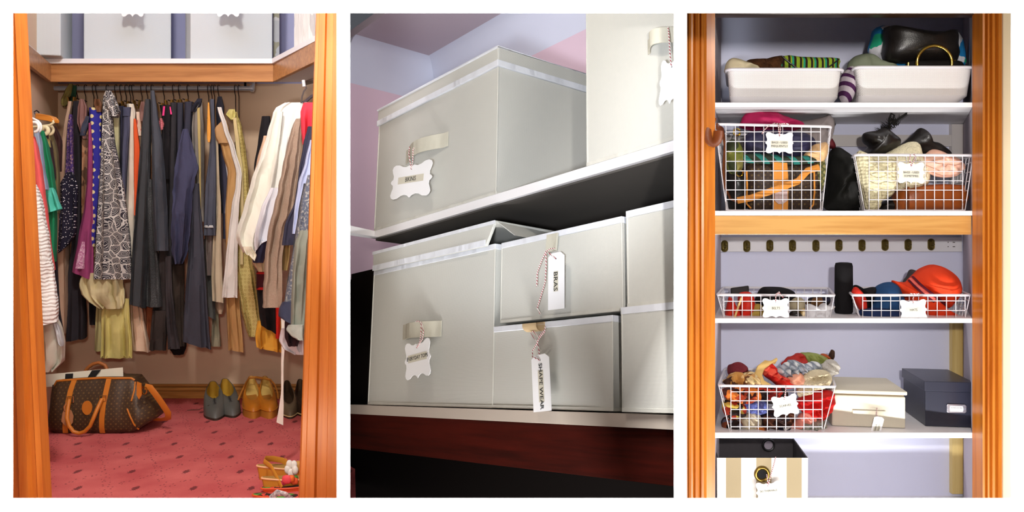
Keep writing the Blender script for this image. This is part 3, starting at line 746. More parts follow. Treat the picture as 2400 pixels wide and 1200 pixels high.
side_hanger('clothes_hanger', 'knobbly cream padded hanger end above the floral blouse', loop(106, 306, 7, 8, 3.74, 150, -140, (100, 302)), 0.009, CRM)
t = thing('clothes_hanger', 'wooden orange coat hanger on the left side rail', 'hanger', P(100, 290, 4.0))
link('shoulder', G().prism([P(82, 265, 4.0), P(104, 268, 4.0), P(120, 273, 4.0), P(127, 281, 4.0), P(126, 288, 4.0), P(112, 284, 4.0), P(92, 281, 4.0), P(82, 278, 4.0)], (0.01, 0.03, 0)), wood((206, 132, 48), (170, 100, 34), 'X'), t, bevel=0.003)
link('hook', G().tube([P(83, 268, 4.01), P(80, 262, 4.01), P(86, 259, 4.01), P(92, 264, 4.01)], 0.003, 6), DARKWIRE, t)
t = thing('clothes_hanger', 'grey hanger above the big white shirt on the right', 'hanger', P(715, 230, 4.02))
link('hook', G().tube([P(712, 190, 4.04), P(718, 206, 4.04), P(712, 214, 4.04), P(708, 226, 4.04), P(706, 242, 4.04)], 0.004, 6), plain((90, 80, 80), 0.4), t)
link('shoulder', G().tube([P(700, 246, 4.06), P(716, 238, 4.06), P(730, 226, 4.06), P(740, 222, 4.06)], 0.008, 8), plain((70, 60, 66), 0.4), t)

# ------------------------------------------------------------------ outlines to solid cushions
def smooth_poly(pts, sub=4):
    n = len(pts)
    out = []
    for i in range(n):
        p0, p1, p2, p3 = (Vector(pts[(i + k) % n]) for k in (-1, 0, 1, 2))
        for j in range(sub):
            t = j / sub
            out.append(0.5 * ((2 * p1) + (p2 - p0) * t + (2 * p0 - 5 * p1 + 4 * p2 - p3) * t * t + (3 * p1 - p0 - 3 * p2 + p3) * t ** 3))
    return out

def puff(poly, Y, fr, bk=None, na=0.3, ns=1.0, rings=8, sub=5, seed=1, flat=0.5, fold=0.0, ff=1.0):
    """a stuffed soft solid whose outline in depth plane Y is poly; fr and bk are its half depths"""
    bk = fr if bk is None else bk
    o = smooth_poly(poly, sub) if sub > 1 else [Vector(p) for p in poly]
    w = [P(p[0], p[1], Y) for p in o]
    c = sum(w, Vector()) / len(w)
    size = max((p - c).length for p in w)
    fa_ = random.Random(seed * 7 + len(poly)).uniform(0, 3.14)
    fx, fz = math.cos(fa_), math.sin(fa_)
    def layer(s, side, dep):
        r = []
        for p in w:
            q = c + (p - c) * s
            d = dep * (max(0.0, 1 - s * s) ** flat)
            nz = noise.noise(Vector((q.x * 14 * ns + seed * 3.1, q.z * 14 * ns, seed))) + 0.5 * noise.noise(Vector((q.x * 34 * ns, q.z * 34 * ns + seed, seed * 2.0)))
            if fold:
                d *= 1 + fold * math.sin(ff * 260 * (q.x * fx + q.z * fz) + 5 * noise.noise(q * 9))
            d *= 1 + na * nz
            q = Vector((q.x, Y + side * d, q.z))
            r.append(q)
        return r
    S = [math.sin(math.pi / 2 * (rings - i) / rings) for i in range(rings)]
    allr = [layer(s, 1, bk) for s in reversed(S[1:])] + [layer(1.0, -1, 0.0)] + [layer(s, -1, fr) for s in S[1:]]
    return G().loft(allr)

def soft(name, label, cat, poly, Y, m, fr=0.04, bk=None, parts=(), group=None, **kw):
    g = puff(poly, Y, fr, bk, **kw)
    if not parts:
        return single(name, g, m, label, cat, group, ang=80)
    us = [p[0] for p in poly]; vs = [p[1] for p in poly]
    o = thing(name, label, cat, P(sum(us) / len(us), max(vs), Y), group)
    link('body', g, m, o, ang=80)
    for pn, pg, pm in parts:
        link(pn, pg, pm, o, ang=60)
    return o

def text_geo(s, size, M, sx=1.0):
    cu = bpy.data.curves.new('lettering', 'FONT')
    cu.body = s
    cu.size = size
    cu.align_x = 'CENTER'
    cu.align_y = 'CENTER'
    cu.extrude = 0.0002
    cu.resolution_u = 2
    tmp = bpy.data.objects.new('lettering', cu)
    COL.objects.link(tmp)
    bpy.context.view_layer.update()
    me = bpy.data.meshes.new_from_object(tmp.evaluated_get(bpy.context.evaluated_depsgraph_get()))
    g = G()
    g.add([M @ Vector((v.co.x * sx, v.co.y, v.co.z)) for v in me.vertices], [tuple(p.vertices) for p in me.polygons])
    bpy.data.objects.remove(tmp)
    bpy.data.curves.remove(cu)
    bpy.data.meshes.remove(me)
    return g

PLQ = [(0, .80), (.12, .86), (.28, .80), (.45, .84), (.62, .97), (.80, 1.0), (.92, .92), (.97, .76), (.93, .56), (.87, .36), (.88, .18), (.97, .08), (1.0, 0)]
PLQ2 = [(1.0, 0), (.97, -.08), (.88, -.18), (.87, -.36), (.93, -.56), (.97, -.76), (.92, -.92), (.80, -1.0), (.62, -.97), (.45, -.84), (.28, -.80), (.12, -.86), (0, -1.0)]
def plaque():
    r = PLQ + PLQ2[1:]
    return r + [(-x, y) for x, y in r[::-1][1:-1]]
LUG = [(-1, .86), (-.55, 1), (.55, 1), (1, .86), (1, -1), (-1, -1)]

def tag(label, o3, ax, ay, w, h, shape, lines, strip, tsize, string, M=None, vert=False, thick=0.0012, hole=0.62, gap=0.0):
    """a white card tag: centre o3, unit axes ax (right) and ay (up), half sizes; hung on twine"""
    ax = Vector(ax).normalized(); ay = Vector(ay); ay = (ay - ax * ay.dot(ax)).normalized(); az = ax.cross(ay)   # az points at the viewer
    t = thing('hanging_tag', label, 'tag', o3, None, M)
    poly = [o3 + ax * (x * w) + ay * (y * h) for x, y in shape]
    link('card', G().prism(poly, az * thick), CARD, t, smooth=False)
    B = Matrix((ax, ay, az)).transposed().to_4x4()
    up = o3 + az * (thick + 0.0003)
    if strip:
        sw, sh, oy = strip
        c = up + ay * (oy * h)
        link('paper_strip', G().prism([c - ax * sw * w - ay * sh * h, c + ax * sw * w - ay * sh * h, c + ax * sw * w + ay * sh * h, c - ax * sw * w + ay * sh * h], az * 0.0003), STRIP, t, smooth=False)
    for i, (s, oy) in enumerate(lines):
        R = Matrix.Rotation(-math.pi / 2, 4, 'Z') if vert else Matrix.Identity(4)
        c = up + az * 0.0006 + (ax * (oy * w) if vert else ay * (oy * h)) + (ay * (gap * h) if vert else Vector())
        link('lettering', text_geo(s, tsize, Matrix.Translation(c) @ B @ R), INK, t, smooth=False)
    hp = o3 + ay * (hole * h)
    link('eyelet', G().lathe([(0.0016, 0.0004), (0.0016, thick + 0.001)], hp, az, 10), INK, t, smooth=False)
    for pts in string:
        link('twine', G().tube([hp + az * 0.003 if p is None else p for p in pts], 0.0016, 6), TWINE, t)
    return t

# ------------------------------------------------------------------ boxes on the wardrobe shelf
CANV = fab((200, 206, 208), 'canvas', rough=0.9)
CANV2 = fab((194, 200, 204), 'canvas', rough=0.9)
PIPE = fab((228, 230, 236), 'weave', rough=0.8)
zt1 = zs1 + 0.001
def shelf_box(u0, u1, Y, D, h, yaw, label, tg=None, handle=None):
    p0, p1 = P(u0, 0, Y), P(u1, 0, Y)
    c = Vector(((p0.x + p1.x) / 2, Y, zt1))
    w = (p1.x - p0.x) / 2
    t = thing('fabric_storage_box', label, 'box', c, 'fabric boxes on the wardrobe shelf')
    ca, sa = math.cos(yaw), math.sin(yaw)
    def q(x, y, z):
        return Vector((c.x + x * ca - y * sa, c.y + x * sa + y * ca, zt1 + z))
    link('body', G().hexa([q(-w, 0, 0), q(w, 0, 0), q(w, D, 0), q(-w, D, 0)], [q(-w, 0, h), q(w, 0, h), q(w, D, h), q(-w, D, h)]), CANV, t, smooth=False, bevel=0.006)
    e = 0.006
    link('lid', G().hexa([q(-w - e, -e, h - 0.10), q(w + e, -e, h - 0.10), q(w + e, D + e, h - 0.10), q(-w - e, D + e, h - 0.10)], [q(-w - e, -e, h + 0.01), q(w + e, -e, h + 0.01), q(w + e, D + e, h + 0.01), q(-w - e, D + e, h + 0.01)]), CANV2, t, smooth=False, bevel=0.005)
    return t
shelf_box(24, 136, 4.30, 0.30, 0.56, 0.30, 'grey fabric box at the far left of the wardrobe shelf')
shelf_box(207, 394, 4.55, 0.26, 0.56, 0.40, 'middle grey fabric box on the wardrobe shelf with a white tag')
t = shelf_box(452, 637, 4.55, 0.26, 0.56, 0.46, 'right grey fabric box on the wardrobe shelf with a white tag')
ob = thing('hatbox', 'grey and olive marbled box end beside the right fabric box', 'box', P(646, 139, 4.62))
link('body', G().prism([(P(640, 0, 4.72).x, 4.72, zt1), (P(655, 0, 4.72).x, 4.72, zt1), (P(654, 0, 4.9).x, 4.9, zt1), (P(640, 0, 4.9).x, 4.9, zt1)], (0, 0, 0.5)), fab((176, 178, 182), 'floral', (150, 148, 130), (190, 190, 190), sc=0.8), ob, smooth=False, bevel=0.004)
Yt = 4.42
for uc, wv, nm in ((311, 27, 'middle'), (535, 27, 'right')):
    c = P(uc, 7, Yt)
    tag('white scalloped tag hanging on the %s box of the wardrobe shelf' % nm, c, (1, 0, 0), (0, 0.02, 1), wv * Yt / F, 0.072, plaque(), [('SCARVES' if nm == 'right' else 'SWIMWEAR', 0.1)], (0.6, 0.18, 0.1), 0.018, [[None, c + Vector((0, 0.0, 0.10))]])
ob = thing('photo_box', 'white upright box with faint grey flowers on the right side shelf', 'box', P(715, 110, 3.95))
fb = [P(689, 116, 4.22), P(752, 88, 3.85)]
dq = Vector((0.035, 0.06, 0))
link('body', G().hexa([Vector((fb[0].x, 4.22, zt1)), Vector((fb[1].x, 3.85, zt1)), Vector((fb[1].x, 3.85, zt1)) + dq, Vector((fb[0].x, 4.22, zt1)) + dq], [Vector((fb[0].x, 4.22, zt1 + .5)), Vector((fb[1].x, 3.85, zt1 + .5)), Vector((fb[1].x, 3.85, zt1 + .5)) + dq, Vector((fb[0].x, 4.22, zt1 + .5)) + dq]), fab((236, 236, 232), 'floral', (232, 232, 228), (206, 206, 206), sc=0.5, rough=0.6), ob, smooth=False, bevel=0.003)

# ------------------------------------------------------------------ holdall on the carpet
BAGM = fab((70, 52, 36), 'mono', (122, 94, 52), sc=1.15, rough=0.45, spec=0.4)
TAN = fab((206, 124, 42), 'leather', rough=0.42, spec=0.45)
TAN2 = fab((176, 104, 52), 'leather', rough=0.5, spec=0.4)
YB0 = 4.13
bag = thing('holdall_bag', 'brown monogram holdall with tan leather straps standing on the pink carpet', 'bag', P(235, 1018, YB0))
def bagring(s):
    """s 0..1 left to right along the bag; a ring across its depth"""
    u = 94 + (352 - 94) * s
    top = 897 - 6 * math.sin(math.pi * s) + 6 * (1 - s)
    if s > 0.80:
        top += (s - 0.80) / 0.20 * 62
    if s < 0.08:
        top += 10
    bot = 1012 + 8 * math.sin(math.pi * min(1, s * 1.15)) - (24 * max(0, (s - 0.86) / 0.14))
    q = P(u, bot, YB0)
    zt_, zb_ = P(u, top, YB0).z, max(0.004, q.z)
    x = q.x
    e = 0.35 + 0.65 * min(1, min(s / 0.10, (1 - s) / 0.14)) ** 0.6
    d = 0.14 * e
    sk = -0.12
    prof = [(-0.86, 0.0), (-1.0, 0.10), (-1.02, 0.30), (-0.92, 0.55), (-0.74, 0.80), (-0.55, 0.97), (-0.50, 1.0), (0.50, 1.0), (0.75, 0.85), (1.0, 0.4), (1.0, 0.1), (0.86, 0.0)]
    r = []
    for k, (a, b) in enumerate(prof):
        z = zb_ + (zt_ - zb_) * b
        w = 0.016 * noise.noise(Vector((s * 7, b * 3, 2.0))) if 0 < k < 7 else 0
        if s > 0.66 and 0 < k < 6:
            w += 0.022 * math.sin((s - 0.66) * 16) * math.sin(b * math.pi)
        y = YB0 + 0.14 + a * d + w
        r.append(Vector((x + sk * (a * d + d), y, z)))
    return r
link('body', G().loft([bagring(i / 30) for i in range(31)]), BAGM, bag, ang=65)
def onbag(u, f, out=0.004):
    """point on the bag front at photo column u, height fraction f"""
    s = (u - 94) / (352 - 94.0)
    r = bagring(s)
    prof = [0.0, 0.10, 0.30, 0.55, 0.80, 0.97, 1.0]
    for i in range(6):
        if f <= prof[i + 1]:
            q = (f - prof[i]) / (prof[i + 1] - prof[i])
            return r[i].lerp(r[i + 1], q) + Vector((0, -out, 0))
    return r[6] + Vector((0, -out, 0))
def strapg(pts, hw, th=0.003):
    g = G()
    rings = []
    for p in pts:
        rings.append([p + Vector((-hw, 0, 0)), p + Vector((hw, 0, 0)), p + Vector((hw, -th, 0)), p + Vector((-hw, -th, 0))])
    return g.loft(rings)
for u0, u1 in ((162, 151), (245, 238)):
    link('leather_band', strapg([onbag(u1 + (u0 - u1) * f, f, 0.002) for f in (0.0, 0.05, 0.12, 0.2, 0.3, 0.42, 0.55, 0.68, 0.8, 0.9, 1.0)], 0.0125, 0.004), TAN, bag, ang=30)
hp = [onbag(164, 0.66, 0.02), onbag(166, 0.52, 0.034), onbag(168, 0.35, 0.045), onbag(174, 0.20, 0.05), onbag(184, 0.09, 0.05), onbag(196, 0.05, 0.05), onbag(210, 0.09, 0.05), onbag(224, 0.20, 0.05), onbag(232, 0.36, 0.045), onbag(237, 0.52, 0.036), onbag(240, 0.66, 0.02)]
link('handle', G().tube(hp, 0.0095, 10), TAN, bag)
hb = [P(197, 874, 4.36), P(206, 862, 4.36), P(218, 853, 4.36), P(232, 850, 4.36), P(246, 856, 4.36), P(252, 868, 4.36)]
link('handle', G().tube(hb, 0.009, 10), TAN2, bag)
for u in (164, 240):
    c = onbag(u, 0.655, 0.010)
    link('buckle', G().tube([c + Vector((-0.015, 0, 0.016)), c + Vector((0.015, 0, 0.016)), c + Vector((0.015, 0, -0.012)), c + Vector((-0.015, 0, -0.012))], 0.003, 6, closed=True), plain((214, 200, 150), 0.25, 1.0), bag)
c = onbag(205, 0.50, 0.006)
link('oval_patch', G().lathe([(0.0, -0.002), (0.9, -0.002), (1.0, 0.0), (1.0, 0.006)], Vector((0, 0, 0)), (0, -1, 0), 28), TAN, bag)
for o in COL.objects:
    if o.name.startswith('oval_patch'):
        for vtx in o.data.vertices:
            p = vtx.co + ORG[o.name]
            vtx.co = Vector((c.x + p.x * 0.0245, c.y + 0.004 - (-p.y), c.z + p.z * 0.034)) - ORG[o.name]
tg = [onbag(u, f, 0.016) for u, f in ((150, 0.42), (153, 0.48), (163, 0.50), (171, 0.46), (176, 0.36), (175, 0.24), (168, 0.16), (156, 0.18), (148, 0.26))]
link('luggage_tag', G().prism(tg, (0, -0.004, 0)), fab((186, 130, 92), 'leather', rough=0.6), bag)
link('tag_strap', G().tube([onbag(156, 0.46, 0.02), onbag(154, 0.54, 0.02), onbag(158, 0.62, 0.016)], 0.005, 8), TAN2, bag)
link('piping', G().tube([onbag(u, 1.0, 0.0) + Vector((0, 0, 0.003)) for u in range(112, 306, 8)], 0.0055, 8), TAN, bag)
link('piping', G().tube([onbag(306, 1.0, 0.003), onbag(307, 0.85, 0.003), onbag(304, 0.62, 0.004)], 0.004, 8), TAN, bag)
link('piping', G().tube([onbag(296, 0.46, 0.006), onbag(304, 0.34, 0.004), onbag(314, 0.18, 0.004), onbag(321, 0.0, 0.003)], 0.004, 8), TAN, bag)
link('side_tab', G().prism([P(322, 894, 4.10), P(332, 898, 4.10), P(333, 925, 4.10), P(327, 936, 4.10), P(321, 925, 4.10)], (0, -0.006, 0)), TAN, bag)
link('ring', G().tube([P(338 + 6 * math.cos(a), 915 + 9 * math.sin(a), 4.12) for a in [i * math.pi / 6 for i in range(12)]], 0.0035, 6, closed=True), GOLD, bag)
sp = [P(340, 906, 4.14), P(352, 908, 4.14), P(366, 926, 4.14), P(380, 946, 4.16), P(394, 968, 4.18), P(394, 980, 4.2), P(384, 983, 4.24), P(366, 984, 4.26), P(352, 982, 4.26)]
link('shoulder_strap', G().tube(sp, 0.016, 10, flat=(0.22, 1.0)), TAN, bag)
# newspaper sticking out of the bag
npg = G().hexa([P(104, 907, 4.26), P(290, 898, 4.26), P(290, 898, 4.27), P(104, 907, 4.27)], [P(104, 878, 4.27), P(288, 861, 4.27), P(288, 861, 4.28), P(104, 878, 4.28)])
t = thing('newspaper', 'folded white newspaper with black blocks sticking out of the holdall', 'newspaper', P(205, 900, 4.26))
link('sheet', npg, plain((228, 224, 206), 0.8), t, smooth=False)
def npq(u, v, k=-0.002):
    return P(u, v, 4.2625) + Vector((0, k, 0))
for q in ([(153, 889), (171, 888), (172, 875), (154, 876)], [(206, 884), (224, 883), (238, 866), (216, 868)]):
    link('printed_block', G().prism([npq(*x) for x in q], (0, -0.001, 0)), INK, t, smooth=False)

# ------------------------------------------------------------------ shoes
def outline(n=36):
    """right-foot sole outline, x across, y from heel (0) to toe (1)"""
    pts = []
    for k in range(n):
        a = 2 * math.pi * k / n
        c, s = math.cos(a), math.sin(a)
        y = 0.5 + 0.5 * s
        w = 0.15 + 0.045 * math.sin((y - 0.35) * math.pi) if y < 0.95 else 0.16
        w = 0.135 + 0.055 * max(0, math.sin(min(1, max(0, (y - 0.2) / 0.9)) * math.pi))
        w *= 1 - 0.30 * max(0, (y - 0.72) / 0.28) ** 2
        pts.append((math.copysign(abs(c) ** 0.75, c) * w, y))
    return pts

def shoe(label, toe, heel, L, up, inner, solem, collar=0.08, vamp=0.055, plat=0.02, heel_h=0.0, op=(0.0, 0.60), laces=None, group='shoes along the wardrobe back wall', wid=1.0, welt=None, strap=None):
    toe = Vector(toe); heel = Vector(heel)
    toe.z = 0
    d = (toe - heel); d.z = 0; d.normalize()
    heel = toe - d * L
    r = Vector((d.y, -d.x, 0))
    t = thing('shoe', label, 'shoe', heel, group)
    o = outline()
    def pt(x, y, z):
        lift = heel_h * max(0.0, 1 - y / 0.62) ** 1.2 if y < 0.62 else 0
        return heel + d * (y * L) + r * (x * L * wid) + Vector((0, 0, z + lift))
    n = len(o)
    if heel_h:
        rings = [[heel + d * (y * L) + r * (x * L * wid) + Vector((0, 0, 0.0)) for x, y in o], [pt(x, y, plat) for x, y in o]]
    else:
        rings = [[pt(x * 0.97, y, 0.0) for x, y in o], [pt(x, y, plat * 0.5) for x, y in o], [pt(x, y, plat) for x, y in o]]
    link('sole', G().loft(rings), solem, t, ang=50)
    # upper: from the sole edge to the rim of the opening
    o0, o1 = op
    rim = []
    for x, y in o:
        yy = o0 + 0.02 + (o1 - o0 - 0.02) * y
        z = plat + vamp + (collar - vamp) * (1 - y) ** 0.8
        if y > 0.9: z -= 0.0
        rim.append((x * 0.72, yy, z))
    rings = []
    for s in (0.0, 0.18, 0.4, 0.62, 0.82, 0.94, 1.0):
        ring = []
        for (x, y), (rx, ry, rz) in zip(o, rim):
            bul = math.sin(s * math.pi) * 0.05
            zz = plat + (rz - plat) * (1 - (1 - s) ** 1.7)
            xx = x + (rx - x) * s ** 1.4 + x * bul
            yy = y + (ry - y) * s ** (1.5 if y > 0.6 else 1.0)
            ring.append(pt(xx, yy, zz))
        rings.append(ring)
    rings.append([pt(rx * 0.9, ry * 0.985 + 0.004, rz - 0.003) for rx, ry, rz in rim])
    link('upper', G().loft(rings, False, False), up, t, ang=70)
    inn = [[pt(rx * 0.91, ry * 0.985 + 0.004, rz - 0.002) for rx, ry, rz in rim], [pt(rx * 0.86, ry * 0.98 + 0.006, plat + 0.012) for rx, ry, rz in rim]]
    link('insole', G().loft(inn, False, True), inner, t, ang=40)
    if welt:
        link('welt', G().tube([pt(x * 1.01, y, plat) for x, y in o], 0.003, 6, closed=True), welt, t)
    if laces:
        def top(y, x=0.0):
            q = ((1 - y) / (1 - o1)) ** (1 / 1.5)
            return plat + vamp * (1 - (1 - q) ** 1.7) + 0.0025 - abs(x) * 0.10
        for i in range(6):
            y = o1 + 0.03 + i * 0.036
            w_ = 0.052 - 0.004 * i
            link('lace', G().tube([pt(-w_, y, top(y) - 0.007), pt(-w_ * .4, y + 0.008, top(y + .008)), pt(w_ * .4, y + 0.012, top(y + .012)), pt(w_, y + 0.004, top(y) - 0.007)], 0.0026, 6), laces, t)
        link('lace_slit', G().tube([pt(0, o1 + 0.01 + 0.04 * k, top(o1 + 0.01 + 0.04 * k) - 0.001) for k in range(6)], 0.0035, 6), INK, t)
    if strap:
        for pts in strap:
            link('ankle_strap', G().tube(pts, 0.006, 8, flat=(0.4, 1)), up, t)
    return t
GREYL = fab((98, 100, 96), 'leather', rough=0.38, spec=0.5)
YIN = fab((196, 158, 58), rough=0.7)
DKS = plain((52, 44, 36), 0.6)
shoe('left grey leather lace-up shoe with mustard lining', P(506, 986, 4.42), P(499, 925, 4.72), 0.35, GREYL, YIN, DKS, collar=0.092, vamp=0.060, plat=0.012, heel_h=0.045, op=(0.0, 0.47), laces=plain((70, 70, 68), 0.7), wid=0.84)
shoe('right grey leather lace-up shoe with mustard lining', P(548, 977, 4.48), P(527, 920, 4.78), 0.35, GREYL, YIN, DKS, collar=0.098, vamp=0.060, plat=0.012, heel_h=0.045, op=(0.0, 0.47), laces=plain((70, 70, 68), 0.7), wid=0.82)
TANL = fab((196, 120, 34), 'leather', rough=0.35, spec=0.5)
TANS = fab((186, 126, 52), 'leather', rough=0.5)
CRIN = fab((222, 190, 110), rough=0.7)
shoe('left tan platform wedge with cream insole', P(595, 982, 4.46), P(589, 922, 4.74), 0.33, TANL, CRIN, TANS, collar=0.050, vamp=0.040, plat=0.040, heel_h=0.085, op=(0.0, 0.66), wid=0.84, welt=TANL)
shoe('right tan platform wedge with cream insole', P(634, 983, 4.46), P(622, 925, 4.72), 0.33, TANL, CRIN, TANS, collar=0.050, vamp=0.040, plat=0.040, heel_h=0.085, op=(0.0, 0.66), wid=0.80, welt=TANL)
single('ankle_strap', G().tube([P(558, 938, 4.60), P(566, 920, 4.62), P(576, 898, 4.66), P(584, 886, 4.70), P(600, 884, 4.70), P(620, 887, 4.68), P(634, 890, 4.66), P(644, 902, 4.64), P(651, 922, 4.62), P(652, 935, 4.62)], 0.0052, 8, flat=(0.5, 1.2)), TANS, 'thin brown ankle strap arching over the tan platform wedges', 'strap')
GRN = fab((112, 100, 78), 'leather', rough=0.4, spec=0.45)
DIN = fab((88, 70, 52), rough=0.7)
shoe('taupe ballet pump with cream edged sole beside the white sash', P(681, 980, 4.46), P(673, 915, 4.74), 0.34, GRN, DIN, DKS, collar=0.075, vamp=0.046, plat=0.012, heel_h=0.06, op=(0.0, 0.68), wid=0.72, welt=plain((222, 206, 150), 0.6))
shoe('dark taupe pump half hidden behind the right door post', P(716, 972, 4.50), P(704, 912, 4.78), 0.34, fab((60, 46, 36), 'leather', rough=0.4), DIN, DKS, collar=0.075, vamp=0.046, plat=0.012, heel_h=0.06, op=(0.0, 0.68), wid=0.72, welt=plain((222, 206, 150), 0.6))
single('shoelace', G().tube([P(500, 945, 4.55), P(488, 950, 4.50), P(478, 955, 4.62), P(466, 960, 4.66), P(446, 961, 4.66), P(439, 962, 4.66)], 0.0016, 6), plain((84, 66, 56), 0.8), 'loose brown shoelace trailing left of the grey lace-up shoes', 'shoelace')

def floor_pt(u, v, z=0.0):
    Y = (HC - z) * F / (v - CY)
    return P(u, v, Y)
def sandal(label, tip, end, wid, thick, rise, top, side, straps=(), group='sandals by the right door post', edge=None, extra=()):
    """a sole from the round heel end to the other end, both given as carpet points"""
    a, b = Vector(tip), Vector(end)
    d = (b - a); L = d.length; d.normalize()
    r = Vector((d.y, -d.x, 0))
    t = thing('sandal', label, 'sandal', a, group)
    o = outline(32)
    def pt(x, y, z):
        return a + d * (y * L) + r * (x * L * wid) + Vector((0, 0, z + rise * max(0, 1 - y / 0.7)))
    link('sole', G().loft([[a + d * (y * 0.96 * L + 0.01) + r * (x * 0.92 * L * wid) + Vector((0, 0, 0.0 if rise < 0.03 or y < 0.42 or y > 0.6 else 0.008)) for x, y in o], [pt(x, y, thick) for x, y in o]]), side, t, ang=50)
    link('footbed', G().loft([[pt(x * 0.97, y * 0.985 + 0.008, thick) for x, y in o], [pt(x * 0.93, y * 0.97 + 0.015, thick + 0.004) for x, y in o]]), top, t, ang=30)
    if edge:
        link('edge_trim', G().tube([pt(x, y, thick) for x, y in o], 0.0035, 6, closed=True), edge, t)
    for pts, rad, m in straps:
        link('strap', G().tube(pts, rad, 8, flat=(0.3, 1)), m, t)
    for nm, g, m in extra:
        link(nm, g, m, t, ang=60)
    return t
STAN = fab((206, 142, 52), 'leather', rough=0.45)
FBED = fab((176, 138, 76), rough=0.7)
EDG = plain((236, 186, 140), 0.5)
sandal('tan wedge sandal lying furthest back by the right door post', floor_pt(602, 1124, 0), floor_pt(712, 1116, 0), 0.92, 0.040, 0.016, FBED, STAN, [([P(664, 1092, 3.50), P(671, 1080, 3.46)], 0.012, STAN)], edge=EDG)
sandal('tan wedge sandal leaning in front of the other tan one', floor_pt(613, 1152, 0), floor_pt(722, 1140, 0), 0.86, 0.036, 0.016, FBED, STAN, [([P(660, 1143, 3.25), P(648, 1118, 3.27), P(636, 1095, 3.33), P(619, 1081, 3.36), P(622, 1075, 3.38), P(640, 1075, 3.42), P(662, 1079, 3.45), P(672, 1086, 3.46)], 0.011, STAN)], edge=EDG)
fl = thing('sandal', 'cream sandal with a big white fabric flower at the right door post', 'sandal', floor_pt(690, 1128))
for k in range(5):
    a = k * 1.2566 + 0.4
    link('petal', puff([(683 + 9 * math.cos(a) + 8 * math.cos(b), 1098 + 11 * math.sin(a) + 11 * math.sin(b)) for b in [i * 0.785 for i in range(8)]], 3.36 + 0.004 * k, 0.012, sub=2, rings=3), fab((236, 234, 230), rough=0.8), fl, ang=70)
link('footbed', puff([(680, 1092), (690, 1082), (704, 1081), (712, 1092), (706, 1106), (690, 1104)], 3.44, 0.02, sub=3, rings=4), fab((206, 156, 80), rough=0.6), fl)
ORF = plain((226, 92, 48), 0.45)
sandal('coral orange flip-flop upper one at the bottom corner', floor_pt(612, 1153), floor_pt(724, 1146), 0.72, 0.014, 0.0, fab((60, 44, 40), 'floral', (226, 80, 70), (90, 160, 70), sc=1.3), ORF, edge=ORF)
sandal('coral orange flip-flop lowest one with silver thong', floor_pt(592, 1168), floor_pt(715, 1175), 0.74, 0.014, 0.0, fab((60, 44, 40), 'floral', (226, 80, 70), (90, 160, 70), sc=1.3), ORF, [([floor_pt(634, 1168, 0.02), floor_pt(650, 1154, 0.05), floor_pt(668, 1158, 0.045), floor_pt(684, 1170, 0.02)], 0.011, fab((190, 190, 196), 'sequin', (150, 150, 156), (222, 222, 226), rough=0.3))], edge=ORF)
t = thing('silk_flower', 'pink and orange silk flower with green leaves on the sandals', 'flower', floor_pt(676, 1150))
for k, (u, v, rr, c) in enumerate([(672, 1124, 11, (240, 84, 96)), (682, 1122, 9, (246, 120, 60)), (664, 1130, 8, (232, 70, 110)), (690, 1128, 9, (240, 104, 60)), (684, 1140, 7, (60, 150, 60)), (692, 1120, 6, (70, 140, 60)), (672, 1141, 6, (50, 40, 40)), (690, 1146, 6, (50, 40, 40))]):
    link('leaf' if c[1] > 130 or c[0] < 60 else 'petal', puff([(u + rr * math.cos(b) * (1 + 0.25 * (i % 2)), v + rr * math.sin(b)) for i, b in enumerate([j * 0.785 for j in range(8)])], 3.26 + 0.006 * k, 0.012, sub=2, rings=3, seed=k), fab(c, rough=0.6), t, ang=70)

# ================================================================== STORAGE SHELVES (set leaning back, seen from below)
CAM = Vector((0, 0, HC))
def ray(u, v):
    return Vector(((u - CX) / F, 1.0, -(v - CY) / F))
e1 = -ray(-340, 912); e1.normalize()
yv = CY - (F * F + (-340 - CX) * (1335 - CX)) / (912 - CY)
e3 = ray(1335, yv); e3 = e3 if e3.z > 0 else -e3; e3.normalize()
e2 = e3.cross(e1)
O2 = CAM + ray(1155, 956) * 2.35
M2 = Matrix((e1, e2, e3)).transposed().to_4x4()
M2.translation = O2
def hit(u, v, ax, val):
    """local point (a, b, h) where the line of sight meets a local plane"""
    d = ray(u, v)
    e = (e1, e2, e3)[ax]
    t = ((O2 + e * val - CAM).dot(e)) / d.dot(e)
    q = CAM + d * t - O2
    return Vector((q.dot(e1), q.dot(e2), q.dot(e3)))
def fr(u, v, b=0.0):
    return hit(u, v, 1, b)

DEPTH = 0.44
KD = (1584 - CX) / F
def bmax(a, h, lim=9.0):
    """how deep the set may reach before the light divider"""
    f_ = lambda w: w.x - KD * w.y
    return min(lim, -(f_(O2 - CAM) + a * f_(e1) + h * f_(e3)) / f_(e2))
def amax(b, h, lim=9.0):
    f_ = lambda w: w.x - KD * w.y
    return min(lim, -(f_(O2 - CAM) + b * f_(e2) + h * f_(e3)) / f_(e1))
def slab(a0, a1, b0, b1, h0, h1):
    """a board or box trimmed to the light divider on its right side"""
    bot, top = [], []
    for h, out in ((h0, bot), (h1, top)):
        ar_ = min(a1, amax(b0, h))
        bl_ = min(b1, bmax(a0, h))
        ab = min(a1, amax(b1, h))
        br_ = min(b1, bmax(ar_, h))
        out += [(a0, b0, h), (ar_, b0, h), (ar_, max(br_, b0 + 0.001), h), (max(ab, a0 + 0.001), bl_, h), (a0, bl_, h)]
    return G().loft([[Vector(p) for p in bot], [Vector(p) for p in top]])
CANB = fab((196, 195, 188), 'canvas', rough=0.92, bs=0.35)
PIPB = fab((226, 228, 234), 'weave', rough=0.8)
PIPC = fab((205, 203, 194), 'weave', rough=0.85)
STRAPM = fab((200, 196, 180), 'weave', rough=0.9)
